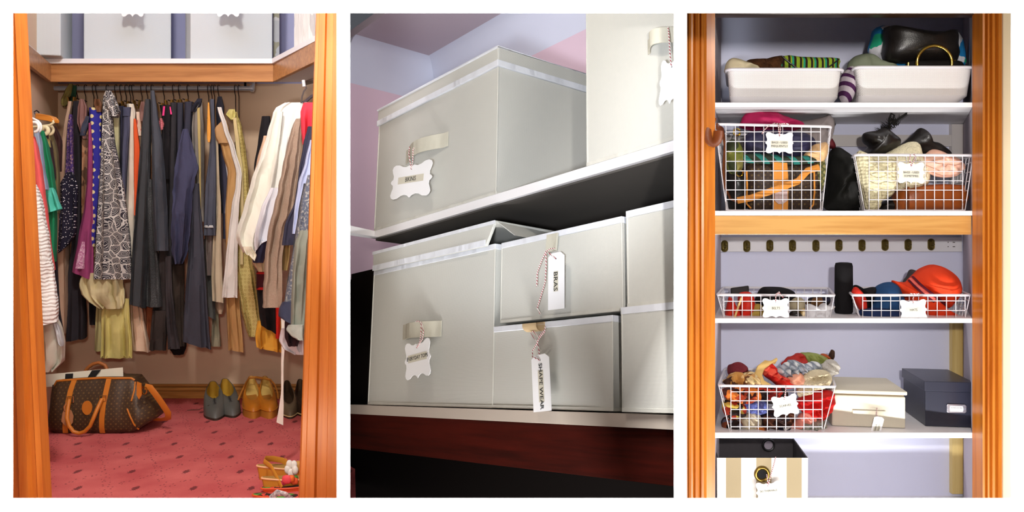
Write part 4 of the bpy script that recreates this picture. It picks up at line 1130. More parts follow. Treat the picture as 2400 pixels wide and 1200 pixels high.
DKIN = plain((30, 27, 25), 0.9, spec=0.05)
PINK = plain((226, 202, 216), 0.95, spec=0.05, name='pink_wall_paint')
CORN = plain((214, 220, 236), 0.9, spec=0.1, name='white_cornice')

# room corner behind
BW_ = 0.75
q = fr(1005, 130, BW_ - 0.10)
Hc, A_ = q.z, q.x - 0.10
cd = Hc - fr(1300, 104, BW_).z
bl = hit(800, 300, 0, A_).y
ar = 1.0
ar = amax(BW_, 1.2) - 0.005
struct('wall_alcove_back', G().box(A_ - 0.05, ar, BW_, BW_ + 0.02, 0.55, Hc + 0.05), PINK, M2)
struct('wall_alcove_left', G().box(A_ - 0.05, A_, bl, BW_, 0.55, Hc + 0.05), PINK, M2)
struct('ceiling_alcove', slab(A_ - 0.05, 2.0, bl, BW_, Hc, Hc + 0.04), plain((196, 186, 196), 0.95, spec=0.05), M2)
def cove(p0, p1, n0, z):
    """concave cornice strip from p0 to p1, n0 points away from the wall"""
    rings = []
    for p in (p0, p1):
        ring = []
        for i in range(7):
            a = i / 6 * math.pi / 2
            ring.append(Vector((p[0], p[1], 0)) + Vector(n0) * (0.10 * (1 - math.cos(a))) + Vector((0, 0, z - cd * (1 - math.sin(a)))))
        ring.append(Vector((p[0], p[1], z)))
        rings.append(ring)
    return G().loft(rings)
struct('trim_3', cove((A_, BW_), (ar, BW_), (0, -1, 0), Hc), CORN, M2, smooth=True, ang=50)
struct('trim_4', cove((A_, BW_), (A_, bl), (1, 0, 0), Hc), CORN, M2, smooth=True, ang=50)

# shelves and timber rail
t = thing('corner_shelf', 'upper white corner shelf with underside darkened as shade carrying two tall boxes', 'shelf', (0, 0, 0.585), None, M2)
p = [hit(868, 541, 2, 0.607), hit(813, 517, 2, 0.607)]
k = p[0].x
link('board', slab(k, 0.80, 0.0, BW_, 0.580, 0.606), SHELFW, t, smooth=False, bevel=0.001)
lp = [(k, 0.02), (k, BW_), (k - 0.20, BW_), (hit(813, 530, 2, 0.6).x - 0.005, hit(813, 530, 2, 0.6).y), (k + 0.001, p[1].y)]
link('side_board', G().prism([(x, y, 0.580) for x, y in lp], (0, 0, 0.026)), SHELFW, t, smooth=False)
link('underside', slab(k, 0.80, 0.012, BW_, 0.574, 0.5795), plain((84, 80, 76), 0.85, spec=0.1), t, smooth=False)  # dark sheet stands in for the shade under the shelf
t = thing('corner_shelf', 'lower white shelf on a dark red timber rail carrying five fabric boxes', 'shelf', (0, 0, -0.035), None, M2)
link('board', slab(-0.95, 0.80, -0.006, BW_, -0.0345, -0.0035), plain((188, 176, 164), 0.5), t, smooth=False, bevel=0.001)
link('timber_rail', slab(-0.95, 0.80, 0.008, 0.03, -0.152, -0.0345), wood((66, 16, 8), (34, 8, 4), 'X', 0.8, 0.8, 1.0, 0.06), t, smooth=False, bevel=0.002)
struct('shade_panel_lower', slab(hit(797, 1100, 1, 0.30).x - 0.10, 0.80, 0.30, 0.34, -0.62, -0.036), plain((16, 13, 12), 0.95, spec=0.02), M2)  # near-black colour paints the unlit void below the rail
struct('shade_panel_side', G().box(hit(797, 800, 1, 0.34).x, -0.74, 0.34, 0.38, -0.0345, 0.575), plain((30, 24, 22), 0.95, spec=0.02), M2)  # panel coloured dark to stand for shade left of the boxes
struct('shade_panel_rear', slab(-0.98, 0.80, 0.62, 0.66, -0.0345, 0.573), plain((40, 34, 31), 0.95, spec=0.02), M2)  # dark colour stands in for the unlit bay behind the boxes

def fbox(label, a0, a1, h0, h1, b0=0.0, dep=DEPTH, bands=True, top=True, parts=(), bot=True):
    t = thing('fabric_storage_box', label, 'box', ((a0 + a1) / 2, b0, h0), 'fabric boxes on the leaning shelves', M2)
    link('body', slab(a0, a1, b0, b0 + dep, h0, h1), CANB, t, smooth=False, bevel=0.004)
    e = 0.0022
    if top:
        link('top_binding', slab(a0 - e, a1 + e, b0 - e, b0 + dep + e, h1 - 0.014, h1 + 0.002), PIPB, t, smooth=False, bevel=0.0015)
    if bot:
        link('bottom_binding', slab(a0 - e, a1 + e, b0 - e, b0 + dep + e, h0 - 0.001, h0 + 0.008), PIPC, t, smooth=False, bevel=0.0015)
    for a in (a0, a1):
        if a < 0.6:
            link('seam_piping', G().tube([(a, b0, h0 + 0.004), (a, b0, h1 - 0.004)], 0.0024, 8), PIPC, t)
    return t
def lid(t, a0, a1, b0, h0, h1, dep=DEPTH):
    e = 0.006
    l = link('lid', G().box(a0 - e, a1 + e, b0 - e, b0 + dep + e, h0, h1), CANB, t, smooth=False, bevel=0.004)
    link('lid_binding', G().box(a0 - e - .002, a1 + e + .002, b0 - e - .002, b0 + dep + e + .002, h0, h0 + 0.020), PIPB, l, smooth=False, bevel=0.0015)
    link('lid_piping', G().tube([(a0 - e, b0 - e, h1 - 0.002), (a1 + e, b0 - e, h1 - 0.002), (a1 + e, b0 + dep, h1 - 0.002), (a0 - e, b0 + dep, h1 - 0.002)], 0.004, 8, closed=True), PIPB, l)
def loopstrap(t, a0, a1, h0, h1, out, skew=0.0):
    """horizontal fabric grab strap bowed away from the box front"""
    r = []
    for i in range(13):
        s = i / 12
        b = -0.003 - out * math.sin(math.pi * min(1, max(0, (s - 0.06) / 0.88)))
        a = a0 + (a1 - a0) * s
        d = skew * s
        r.append([(a, b, h0 + d), (a, b, h1 + d), (a, b - 0.003, h1 + d), (a, b - 0.003, h0 + d)])
    link('grab_strap', G().loft([[Vector(x) for x in y] for y in r]), STRAPM, t, ang=30)

# upper shelf boxes
ta = fbox('tall lidded beige fabric box on the upper shelf facing the room corner', -0.742, -0.003, 0.607, 1.045, top=False)
lid(ta, -0.742, -0.003, 0.0, 0.998, 1.061)
s0, s1 = fr(955, 362), fr(1052, 352)
loopstrap(ta, s0.x, s1.x, fr(1000, 367).z, fr(1000, 335).z, 0.035, 0.004)
tb = fbox('tall beige fabric box on the upper shelf cut off by the wall edge', 0.392, 0.78, 0.607, 1.25, top=False)
s0 = fr(1523, 145)
loopstrap(tb, s0.x, s0.x + 0.10, fr(1545, 120).z, fr(1545, 85).z, 0.035)
# lower shelf boxes
tc = fbox('large beige fabric box on the lower shelf with its lid sitting askew', -0.728, -0.002, 0.0, 0.458)
SK = [fr(885, 592), fr(1173, 518), fr(1150, 578), fr(885, 636)]
SK = [Vector((p.x, -0.008, p.z)) for p in SK]
l = link('lid', G().prism([SK[3], SK[2], SK[1], SK[0]], (0, -0.010, 0)), CANB, tc, smooth=False, bevel=0.002)
link('lid_top', G().hexa([SK[0] + Vector((0, -0.01, -.008)), SK[1] + Vector((0, -0.01, -.008)), Vector((0.03, DEPTH, 0.505)), Vector((-0.72, DEPTH, 0.490))], [SK[0] + Vector((0, -0.01, 0)), SK[1] + Vector((0, -0.01, 0)), Vector((0.03, DEPTH, 0.515)), Vector((-0.72, DEPTH, 0.50))]), CANB, tc, smooth=False, bevel=0.002)
link('lid_side_flap', G().hexa([SK[1] + Vector((0, 0, -0.004)), SK[1] + Vector((-0.004, 0, -0.004)), Vector((0.026, DEPTH, 0.50)), Vector((0.03, DEPTH, 0.50))], [SK[1] + Vector((0.055, 0.02, -0.048)), SK[1] + Vector((0.051, 0.02, -0.048)), Vector((0.08, DEPTH, 0.462)), Vector((0.084, DEPTH, 0.462))]), CANB, tc, smooth=False)
def band(pts, w0, o, nm, m, par):
    r = [[p, p + Vector((0, 0, w0)), p + Vector((0, -o, w0)), p + Vector((0, -o, 0))] for p in pts]
    link(nm, G().loft(r), m, par, smooth=False)
F_ = Vector((0, -0.0105, 0))
band([SK[3] + F_, SK[2] + F_], 0.018, 0.002, 'lid_binding', PIPB, l)
band([SK[0] + F_ + Vector((0, 0, -0.010)), SK[1] + F_ + Vector((0, 0, -0.010))], 0.010, 0.002, 'lid_binding', PIPB, l)
s0, s1 = fr(948, 778), fr(1037, 778)
loopstrap(tc, s0.x, s1.x, fr(990, 793).z, fr(990, 757).z, 0.030, 0.0)
td = fbox('shallow beige fabric box with a strap and the BRAS tag stacked above another', 0.026, 0.508, 0.232, 0.456, b0=0.004)
link('pull_strap', G().prism([fr(1285, 551), fr(1310, 546), fr(1306, 588), fr(1282, 592)], (0, -0.006, 0)), STRAPM, td, smooth=False, bevel=0.001)
te = fbox('shallow beige fabric box with the SHAPE WEAR tag under the BRAS box', 0.0, 0.477, 0.001, 0.221, b0=0.0)
r = []
for i in range(11):
    a = i / 10 * math.pi * 1.25
    c = fr(1262, 764)
    r.append([c + Vector((x, -0.016 - 0.016 * math.cos(a + 2.6) , 0.016 * math.sin(a + 2.6))) for x in (-0.026, 0.03)])
r = [[a, b, b + Vector((0, -0.002, 0.001)), a + Vector((0, -0.002, 0.001))] for a, b in r]
link('pull_strap', G().loft(r), fab((196, 170, 132), rough=0.9), te, ang=60)
fbox('upper beige fabric box of the right stack at the wall edge', 0.543, 0.80, 0.236, 0.460, b0=-0.012)
fbox('lower beige fabric box of the right stack at the wall edge', 0.526, 0.80, 0.001, 0.234, b0=-0.016)

def tg2(label, quad, shape, lines, strip, ts, strings, b, vert=False, hole=0.62, gap=0.0, tilt=0.0):
    """a tag in the box front plane; quad = centre, right-middle and top-middle photo points"""
    c, rt, tp = (fr(x[0], x[1], b) for x in quad)
    if tilt:
        tp = tp + Vector((0, tilt, 0))
    return tag(label, c, rt - c, tp - c, (rt - c).length, (tp - c).length, shape, lines, strip, ts, [[None if p is None else fr(p[0], p[1], p[2]) for p in st] for st in strings], M2, vert, hole=hole, gap=gap)
tg2('white scalloped tag hanging from the tall box on the upper shelf', [(963, 422), (1013, 414), (962, 383)], plaque(), [('BIKINIS', 0.05)], (0.62, 0.20, 0.05), 0.022, [[None, (967, 380, -.042), (968, 350, -.045), (975, 340, -.03)], [None, (962, 385, -.045), (958, 360, -.045), (960, 345, -.03)]], -0.046)
tg2('white scalloped tag swinging from the large box on the lower shelf', [(979, 842), (1010, 834), (975, 800)], plaque(), [('EVERYDAY TOPS', 0.1)], (0.72, 0.20, 0.1), 0.0165, [[None, (984, 800, -.040), (987, 780, -.042), (987, 756, -.03)], [None, (990, 795, -.045), (993, 775, -.042), (988, 757, -.03)], [(987, 756, -.035), (980, 752, -.037), (974, 754, -.037)]], -0.044)
tg2('white luggage tag lettered BRAS on red and white twine', [(1304, 658), (1323, 655), (1304, 592)], LUG, [('BRAS', -0.05)], (0.28, 0.36, -0.02), 0.022, [[None, (1290, 595, -.026), (1279, 590, -.018), (1268, 615, -.018), (1259, 640, -.018), (1258, 672, -.018)], [(1279, 590, -.02), (1280, 620, -.02), (1278, 660, -.018), (1266, 700, -.016), (1259, 722, -.014), (1266, 735, -.012)], [(1279, 590, -.016), (1290, 583, -.012), (1300, 582, -.010)]], -0.022, vert=True, hole=0.78, gap=-0.02)
tg2('white luggage tag lettered SHAPE WEAR hanging in front of the lower box', [(1269, 897), (1290, 894), (1262, 832)], LUG, [('SHAPE WEAR', 0.0)], (0.30, 0.56, -0.12), 0.0195, [[None, (1248, 836, -.032), (1248, 822, -.03), (1258, 806, -.03), (1262, 795, -.03), (1276, 778, -.03), (1278, 765, -.03)], [(1262, 840, -.025), (1264, 822, -.028), (1258, 800, -.028), (1250, 790, -.026), (1244, 780, -.026), (1250, 776, -.026), (1262, 790, -.026), (1274, 775, -.026)]], -0.028, vert=True, hole=0.80, gap=-0.12, tilt=0.0)
tg2('white tag end hanging from the cut off box at the wall edge', [(1573, 190), (1600, 184), (1573, 138)], plaque(), [], None, 0.02, [[None, (1570, 120, -.045), (1568, 84, -.04), (1566, 64, -.03)]], -0.044)

# ================================================================== LINEN CUPBOARD
LINW = plain((224, 226, 246), 0.85, spec=0.15, name='pale_lavender_paint')
SIDEW = plain((190, 180, 188), 0.85, spec=0.15, name='mauve_grey_paint')
YF, YK = 2.66, 3.13
fl0 = P(1672, 0, YF).x; bl0 = P(1690, 0, YK).x
fr0 = P(2279, 0, YF).x; br0 = P(2257, 0, YK).x
ztop = P(0, 36, YF).z
def plan(x0, x1, x2, x3, z0, z1, y0=YF, y1=YK):
    return G().prism([(x0, y0, z0), (x1, y0, z0), (x2, y1, z0), (x3, y1, z0)], (0, 0, z1 - z0))
struct('wall_cupboard_back', G().box(bl0 - 0.06, br0 + 0.06, YK, YK + 0.03, 0, 2.3), LINW)
struct('wall_cupboard_left', plan(fl0 - 0.03, fl0, bl0, bl0 - 0.03, 0, 2.3), SIDEW)
struct('wall_cupboard_right', plan(fr0, fr0 + 0.03, br0 + 0.03, br0, 0, 2.3), SIDEW)
struct('ceiling_cupboard', plan(fl0 - 0.03, fr0 + 0.03, br0 + 0.03, bl0 - 0.03, 2.0, 2.03), SIDEW)
struct('floor_cupboard', plan(fl0, fr0, br0, bl0, 0.0, P(0, 1162, YK).z), SHELFW)
struct('trim_5', G().box(fl0 - 0.05, fr0 + 0.03, YF - 0.01, YF + 0.03, ztop, 2.35), wood((70, 44, 24), (40, 24, 14), 'X'))

def casing(name, prof, m, z1=2.35):
    ring = []
    for u, y in prof:
        ring.append(P(u, CY, y))
    rings = []
    for z in (0.0, z1):
        rings.append([Vector((p.x, p.y, z)) for p in ring])
    t = bpy.data.objects.new(name, None); COL.objects.link(t); ORG[t.name] = Vector((0, 0, 0)); t['kind'] = 'structure'
    link('casing', G().loft(rings), m, t, ang=28)
    return t
OR3 = wood((202, 120, 36), (172, 90, 22), 'Z', 1.2, 0.28)
yb = 2.62
casing('trim_6', [(1596, yb), (1612, yb - .004), (1615, yb - .012), (1620, yb - .014), (1624, yb - .013), (1627, yb - .003), (1630, yb - .010), (1636, yb - .012), (1639, yb - .010), (1641, yb), (1644, yb - .009), (1650, yb - .010), (1653, yb + .002), (1656, yb + .006), (1676, yb + .010), (1676, yb + .06), (1596, yb + .06)], OR3)
casing('trim_7', [(2279, 2.658), (2300, 2.606), (2303, 2.596), (2308, 2.594), (2312, 2.606), (2315, 2.597), (2319, 2.596), (2322, 2.606), (2326, 2.596), (2332, 2.595), (2336, 2.606), (2340, 2.597), (2348, 2.598), (2351, 2.612), (2351, 2.66), (2300, 2.665)], OR3)
struct('wall_right_cream', G().box(P(2351, 0, 2.63).x, 2.4, 2.63, 2.67, 0, 2.35), plain((246, 226, 190), 0.85, spec=0.2, name='cream_wall_paint'))

# frame strips on the back wall
YR = YK - 0.022
def strip(name, u0, u1, v0, v1, m):
    return struct(name, G().box(P(u0, 0, YR).x, P(u1, 0, YR).x, YR, YK - 0.001, P(0, v1, YR).z, P(0, v0, YR).z), m)
CRP = plain((214, 208, 204), 0.6)
strip('trim_8', 1692, 2230.5, 316, 343, CRP)
strip('trim_9', 2231, 2257, 291, 480, CRP)
BATT = wood((222, 196, 128), (200, 168, 98), 'Z', 1.0, 0.5)
strip('trim_10', 2232, 2257, 713, 939, BATT)
strip('trim_11', 2232, 2257, 942, 1158, BATT)
struct('trim_12', G().box(P(1690, 0, YR).x, P(1697, 0, YR).x, YK - 0.012, YK - 0.001, P(0, 711, YR).z, P(0, 592, YR).z), LINW)

def shelf3(v0, v1, label, fascia=None, drop=0):
    z1, z0 = P(0, v0, YF).z, P(0, v1, YF).z
    t = thing('cupboard_shelf', label, 'shelf', (1.05, YF, z0))
    link('board', plan(fl0, fr0, br0, bl0, z0, z1), SHELFW, t, smooth=False, bevel=0.0012)
    if fascia:
        zf = P(0, fascia, YF).z
        link('timber_rail', G().box(fl0, fr0, YF + 0.004, YF + 0.024, zf, z0 - 0.0005), wood((196, 148, 84), (164, 110, 52), 'X', 0.9, 0.3), t, smooth=False, bevel=0.002)
    return t, z1
_, zA = shelf3(240, 251, 'white top shelf of the cupboard carrying two mesh baskets')
_, zB = shelf3(494, 505, 'white shelf with a varnished timber rail under its front edge', 550)
_, zC = shelf3(746, 757, 'white shelf carrying the belts and hats baskets')
_, zD = shelf3(1014, 1027, 'lowest white shelf carrying scarves basket and two lidded boxes')

# hook rail
YH = YK - 0.02
t = thing('hook_rail', 'white board with ten oval brass hooks under the timber rail', 'hook rail', P(1950, 592, YH))
link('board', G().box(P(1688, 0, YH).x, P(2255, 0, YH).x, YH, YK - 0.001, P(0, 590, YH).z, P(0, 556, YH).z), SHELFW, t, smooth=False, bevel=0.001)
HK = plain((120, 104, 52), 0.34, 0.75)
hv, hw = [577, 577, 576, 576, 576, 575, 575, 574, 574, 573], [1698, 1750, 1804, 1857, 1912, 1966, 2020, 2074, 2128, 2182]
proto = None
for u, v in zip(hw, hv):
    c = P(u, v, YH)
    if proto is None:
        pc = c
        prof = []
        for k in range(28):
            a = 2 * math.pi * k / 28
            prof.append((0.0128 * math.cos(a), 0.0118 * math.sin(a) + (0.0098 if math.sin(a) > 0 else -0.0098)))
        rings = [[c + Vector((x * s, -d, z * s)) for x, z in prof] for s, d in ((1, 0), (1, .003), (.86, .0055), (.72, .0045), (.66, .003))]
        h = link('hook', G().loft(rings), HK, t, ang=50)
        pr = link('prong', G().tube([c + Vector((0, -.004, .010)), c + Vector((0, -.012, .004)), c + Vector((0, -.019, -.002)), c + Vector((0, -.021, .002))], [.0035, .003, .003, .0045], 8), HK, h)
        p2 = link('prong', G().tube([c + Vector((0, -.004, -.004)), c + Vector((0, -.010, -.010)), c + Vector((0, -.015, -.008)), c + Vector((0, -.016, -.004))], [.003, .0028, .0028, .004], 8), HK, h)
        proto = h
    else:
        h = proto.copy(); COL.objects.link(h); h.parent = t; h.location = c - pc
        for ch in (pr, p2):
            k = ch.copy(); COL.objects.link(k); k.parent = h
for u in (2222, 2234, 2237):
    for v in (568, 578):
        link('screw', G().lathe([(0.002, 0), (0.002, 0.001)], P(u, v, YH), (0, -1, 0), 8), plain((110, 104, 100), 0.5, 0.5), t, smooth=False)

# ------------------------------------------------------------------ wire baskets
SKW = 0.31
def wbasket(label, rim, vt, base, vb, gu, gv, Y, D, side_n=7, group='white wire baskets in the cupboard'):
    """rim, base: left and right photo columns of the front; gu, gv: columns and rows of the front wires"""
    tl, tr = P(rim[0], vt[0], Y), P(rim[1], vt[1], Y)
    bl, br = P(base[0], vb, Y), P(base[1], vb, Y)
    sk = Vector((SKW * D, D, 0))
    t = thing('wire_basket', label, 'basket', Vector(((bl.x + br.x) / 2, Y, bl.z)), group)
    ins = 0.02
    def rr(a, b, c, d, k=0.02):
        out = []
        q = [a, b, c, d]
        for i in range(4):
            p, n0, n1 = q[i], q[i - 1], q[(i + 1) % 4]
            e0 = p + (n0 - p).normalized() * k
            e1_ = p + (n1 - p).normalized() * k
            for s in (0, .25, .5, .75, 1):
                out.append(e0.lerp(p, s).lerp(p.lerp(e1_, s), s))
        return out
    link('rim', G().tube(rr(tl, tr, tr + sk, tl + sk), 0.0042, 8, closed=True), WIREW, t)
    bi0, bi1 = bl + Vector((0, 0.004, 0)), br + Vector((0, 0.004, 0))
    link('base_ring', G().tube(rr(bl, br, br + sk * 0.9, bl + sk * 0.9, 0.012), 0.002, 6, closed=True), WIREW, t)
    r = 0.00135
    def zrow(v): return P(0, v, Y).z
    g = G()
    zt_ = tl.z
    for u in gu:
        a = P(u, 0, Y); s = (u - rim[0]) / (rim[1] - rim[0])
        g.tube([(a.x, Y, tl.z + (tr.z - tl.z) * s), (a.x, Y, bl.z)], r, 6)
    for v in gv:
        f = (zrow(v) - bl.z) / (zt_ - bl.z)
        g.tube([(P(gu[0], 0, Y).x, Y - 0.001, zrow(v)), (P(gu[-1], 0, Y).x, Y - 0.001, zrow(v))], r, 6)
    link('front_grid', g, WIREW, t)
    g = G()
    for u in gu:
        a = P(u, 0, Y)
        g.tube([Vector((a.x, Y, tl.z)) + sk, Vector((a.x, Y, bl.z)) + sk * 0.9], r, 6)
    for v in gv:
        g.tube([Vector((P(gu[0], 0, Y).x, Y, zrow(v))) + sk * .97, Vector((P(gu[-1], 0, Y).x, Y, zrow(v))) + sk * .97], r, 6)
    link('back_grid', g, WIREW, t)
    for top, bot in ((tl, bl), (tr, br)):
        g = G()
        for i in range(side_n):
            s = i / (side_n - 1)
            g.tube([top + sk * (0.03 + 0.94 * s), bot + sk * (0.9 * s)], r, 6)
        for v in gv:
            f = (zrow(v) - bl.z) / (zt_ - bl.z)
            p = bot.lerp(top, f)
            g.tube([p + sk * 0.01, p + sk * 0.96], r, 6)
        link('side_grid', g, WIREW, t)
    g = G()
    for u in gu:
        a = P(u, 0, Y)
        g.tube([Vector((a.x, Y, bl.z)), Vector((a.x, Y, bl.z)) + sk * 0.9], r, 6)
    for i in range(5):
        g.tube([bl + sk * (0.9 * i / 4), br + sk * (0.9 * i / 4)], r, 6)
    link('base_grid', g, WIREW, t)
    return t
def lsp(a, b, n): return [a + (b - a) * i / (n - 1) for i in range(n)]
YA = 2.685
wbasket('deep white wire basket of frequently used bags on the second shelf', (1675, 1948), (291, 297), (1703, 1927), 492.5, lsp(1701.5, 1923, 11), [309, 331.5, 355, 378, 400.5, 423, 445, 467.5], YA, 0.30)
wbasket('white wire basket of sometimes used bags beside the black jacket', (2004, 2282), (363, 364), (2026, 2262), 492.5, lsp(2037, 2256, 11), [379, 401.5, 423.5, 445.5, 468], YA, 0.30)
wbasket('shallow white wire basket holding rolled belts', (1681, 1956), (691, 693), (1697, 1945), 745.5, lsp(1696, 1936, 12), [706, 727], YA, 0.30)
wbasket('shallow white wire basket holding the orange and navy hats', (1998, 2275), (692, 692), (2016, 2262), 745.5, lsp(2022, 2262, 12), [705, 727.5], YA, 0.30)
wbasket('white wire basket overflowing with scarves on the lowest shelf', (1684, 1958), (904, 907), (1711, 1929), 1013.5, lsp(1713, 1927, 11), [918, 939, 959.5, 980, 1000], 2.675, 0.30)

def mbasket(label, uts, vt, um, vm, ub, vb, Y, D, skew):
    zt_, zm, zb_ = P(0, vt, Y).z, P(0, vm, Y).z, P(0, vb, Y).z
    t = thing('mesh_basket', label, 'basket', P((ub[0] + ub[1]) / 2, vb, Y), 'white mesh baskets on the top shelf')
    def ring(u0, u1, z, y0, d, k=0.03):
        a, b = P(u0, 0, Y).x, P(u1, 0, Y).x
        s = skew
        c = [Vector((a, y0, z)), Vector((b, y0, z)), Vector((b + s * d, y0 + d, z)), Vector((a + s * d, y0 + d, z))]
        out = []
        for i in range(4):
            p, n0, n1 = c[i], c[i - 1], c[(i + 1) % 4]
            e0 = p + (n0 - p).normalized() * k; q1 = p + (n1 - p).normalized() * k
            for j in range(6):
                f = j / 5
                out.append(e0.lerp(p, f).lerp(p.lerp(q1, f), f))
        return out
    R = [ring(ub[0] + 6, ub[1] - 6, zb_, Y + 0.03, D - 0.06), ring(ub[0], ub[1], zb_ + 0.004, Y + 0.016, D - 0.04), ring(um[0], um[1], zm, Y + 0.004, D - 0.02), ring(uts[0], uts[1], zt_, Y, D)]
    Ri = [ring(uts[0] + 3, uts[1] - 3, zt_, Y + 0.004, D - 0.01), ring(um[0] + 3, um[1] - 3, zm, Y + 0.01, D - 0.03), ring(ub[0] + 5, ub[1] - 5, zb_ + 0.008, Y + 0.024, D - 0.06)]
    link('mesh_wall', G().loft(R[2:] + Ri[:2], False, False), mesh_metal(), t, ang=50)
    link('tray_base', G().loft(R[:3], True, False), plain((226, 222, 222), 0.4), t, ang=50)
    link('rim', G().tube(ring(uts[0] - 3, uts[1] + 3, zt_, Y - 0.004, D + 0.01), 0.0048, 8, closed=True), WIREW, t)
    return t
mbasket('white mesh basket with the green striped purse', (1704, 1973), 163, (1710, 1966), 226, (1716, 1960), 239.5, 2.69, 0.33, 0.27)
mbasket('white mesh basket with the gold ring handled purse', (2005, 2281), 158, (2014, 2272), 223, (2016, 2256), 239.5, 2.69, 0.33, 0.27)

# ------------------------------------------------------------------ things on the top shelf
LB = fab((28, 24, 22), 'leather', rough=0.34, spec=0.5)
soft('bag', 'crumpled cream satin bag at the left end of the mesh basket', 'bag', [(1702, 172), (1700, 158), (1704, 145), (1714, 137), (1728, 138), (1742, 145), (1760, 152), (1778, 160), (1780, 176), (1740, 182)], 2.78, fab((222, 206, 168), rough=0.5), 0.05, na=0.5, ns=1.6)
soft('bag', 'brown furry bag between the cream bag and the striped purse', 'bag', [(1742, 165), (1748, 145), (1762, 139), (1790, 139), (1812, 134), (1834, 132), (1842, 150), (1840, 172), (1780, 178)], 2.83, fab((52, 32, 20), 'fur', (96, 58, 28)), 0.05, na=0.6, ns=2.0)
stp = fab((150, 176, 48), 'stripes', (44, 30, 24), (44, 150, 110), sc=1.9, th=0.40)
def flap3(poly, Y, off=-0.004):
    return G().prism([P(u, v, Y) for u, v in poly], (0, off, 0))
t = soft('clutch_purse', 'green black and turquoise striped clutch purse with dark flap edges', 'purse', [(1831, 132), (1870, 133), (1920, 135), (1967, 137), (1966, 155), (1965, 176), (1900, 178), (1832, 176)], 2.80, stp, 0.03, na=0.1, sub=2, parts=[('flap_edge', G().tube([P(1833, 132, 2.768), P(1850, 147, 2.763), P(1872, 163, 2.763)], 0.003, 6), LB), ('flap_edge', G().tube([P(1966, 139, 2.768), P(1948, 153, 2.763), P(1934, 162, 2.763)], 0.0025, 6), LB)])
soft('cloth', 'purple and white striped cloth squeezed between the two mesh baskets', 'cloth', [(1974, 178), (1986, 160), (1998, 156), (2004, 176), (2000, 205), (1994, 238), (1974, 239), (1970, 215)], 2.78, fab((216, 204, 212), 'diag', (82, 40, 84), sc=1.0), 0.05, na=0.3)
soft('bag', 'grey green canvas bag at the left of the gold ring purse', 'bag', [(1990, 176), (1987, 158), (1992, 143), (2006, 131), (2030, 126), (2048, 130), (2062, 142), (2084, 150), (2102, 156), (2100, 172), (2040, 178)], 2.80, fab((132, 140, 118), rough=0.8), 0.05, na=0.4, ns=1.4)
BLU = fab((216, 216, 222), 'floral', (36, 130, 190), (40, 170, 130), sc=0.95, rough=0.5)
pan = puff([(2071, 66), (2095, 66), (2130, 72), (2170, 79), (2205, 78), (2234, 75), (2236, 110), (2235, 146), (2160, 148), (2072, 146), (2070, 100)], 2.79, 0.080, 0.02, na=0.05, sub=2, ns=1.0, flat=0.3)
soft('bag', 'turquoise and white patterned bag with a black leather body on the right mesh basket', 'bag', [(2036, 118), (2042, 92), (2048, 70), (2062, 62), (2078, 65), (2130, 74), (2180, 79), (2232, 74), (2250, 88), (2256, 112), (2260, 136), (2250, 160), (2160, 172), (2070, 165), (2050, 140)], 2.85, BLU, 0.085, na=0.3, parts=[('leather_body', pan, LB)])
ring = [P(2190 + 41 * math.cos(math.radians(a)), 147 - 40 * math.sin(math.radians(a)), 2.702) for a in range(-10, 191, 10)]
soft('purse', 'small black velvet purse with a gold ring handle', 'purse', [(2126, 164), (2127, 150), (2136, 143), (2190, 142), (2246, 142), (2258, 150), (2259, 164), (2190, 168)], 2.725, fab((18, 15, 15), rough=0.8), 0.018, na=0.1, sub=2, parts=[('ring_handle', G().tube(ring, 0.0052, 10), GOLD), ('clasp', G().tube([P(2128, 158, 2.712), P(2129, 147, 2.712)], 0.004, 8), GOLD), ('chain', G().tube([P(2224, 156, 2.715), P(2230, 148, 2.715), P(2238, 141, 2.72)], 0.003, 6), GOLD)])

# ------------------------------------------------------------------ second shelf: left basket
soft('bag', 'magenta folded nylon bag on top of the left wire basket', 'bag', [(1737, 300), (1738, 282), (1744, 270), (1764, 258), (1806, 260), (1832, 270), (1858, 280), (1882, 289), (1878, 304), (1800, 310)], 2.82, fab((176, 28, 82), rough=0.55), 0.06, na=0.45, ns=1.3)
soft('bag', 'grey wool felt bag on top of the left wire basket', 'bag', [(1842, 318), (1848, 296), (1862, 286), (1900, 281), (1930, 273), (1944, 270), (1955, 288), (1948, 325), (1925, 352), (1890, 352), (1860, 340)], 2.84, fab((128, 118, 116), rough=0.9), 0.05, na=0.3, parts=[('binding', G().tube([P(1943, 271, 2.83), P(1953, 280, 2.83), P(1957, 292, 2.83), P(1952, 300, 2.83)], 0.003, 6), LB)])
soft('bag', 'navy quilted nylon bag behind the white tag', 'bag', [(1742, 330), (1758, 310), (1800, 304), (1860, 306), (1896, 316), (1912, 335), (1900, 362), (1850, 378), (1790, 375), (1752, 360)], 2.76, fab((44, 42, 68), rough=0.45), 0.04, na=0.5, ns=1.4)
soft('bag', 'olive green patterned bag at the left inside the wire basket', 'bag', [(1700, 350), (1708, 330), (1724, 328), (1738, 345), (1742, 375), (1736, 402), (1716, 408), (1702, 390)], 2.74, fab((96, 100, 40), 'floral', (48, 54, 32), (120, 112, 60)), 0.04, na=0.5)
soft('scarf', 'teal and green striped scarf folded above the monogram handbag', 'scarf', [(1744, 362), (1790, 360), (1850, 366), (1905, 366), (1910, 382), (1860, 386), (1790, 384), (1748, 380)], 2.725, fab((46, 52, 40), 'diag', (40, 110, 100), sc=0.7), 0.02, na=0.3)
soft('bag', 'black leather bag filling the left of the wire basket', 'bag', [(1702, 400), (1740, 395), (1752, 420), (1752, 470), (1746, 492), (1712, 492), (1704, 460)], 2.78, LB, 0.04, na=0.3)
BM2 = fab((64, 50, 42), 'mono', (116, 94, 54), sc=1.5, rough=0.45)
yy = 2.716
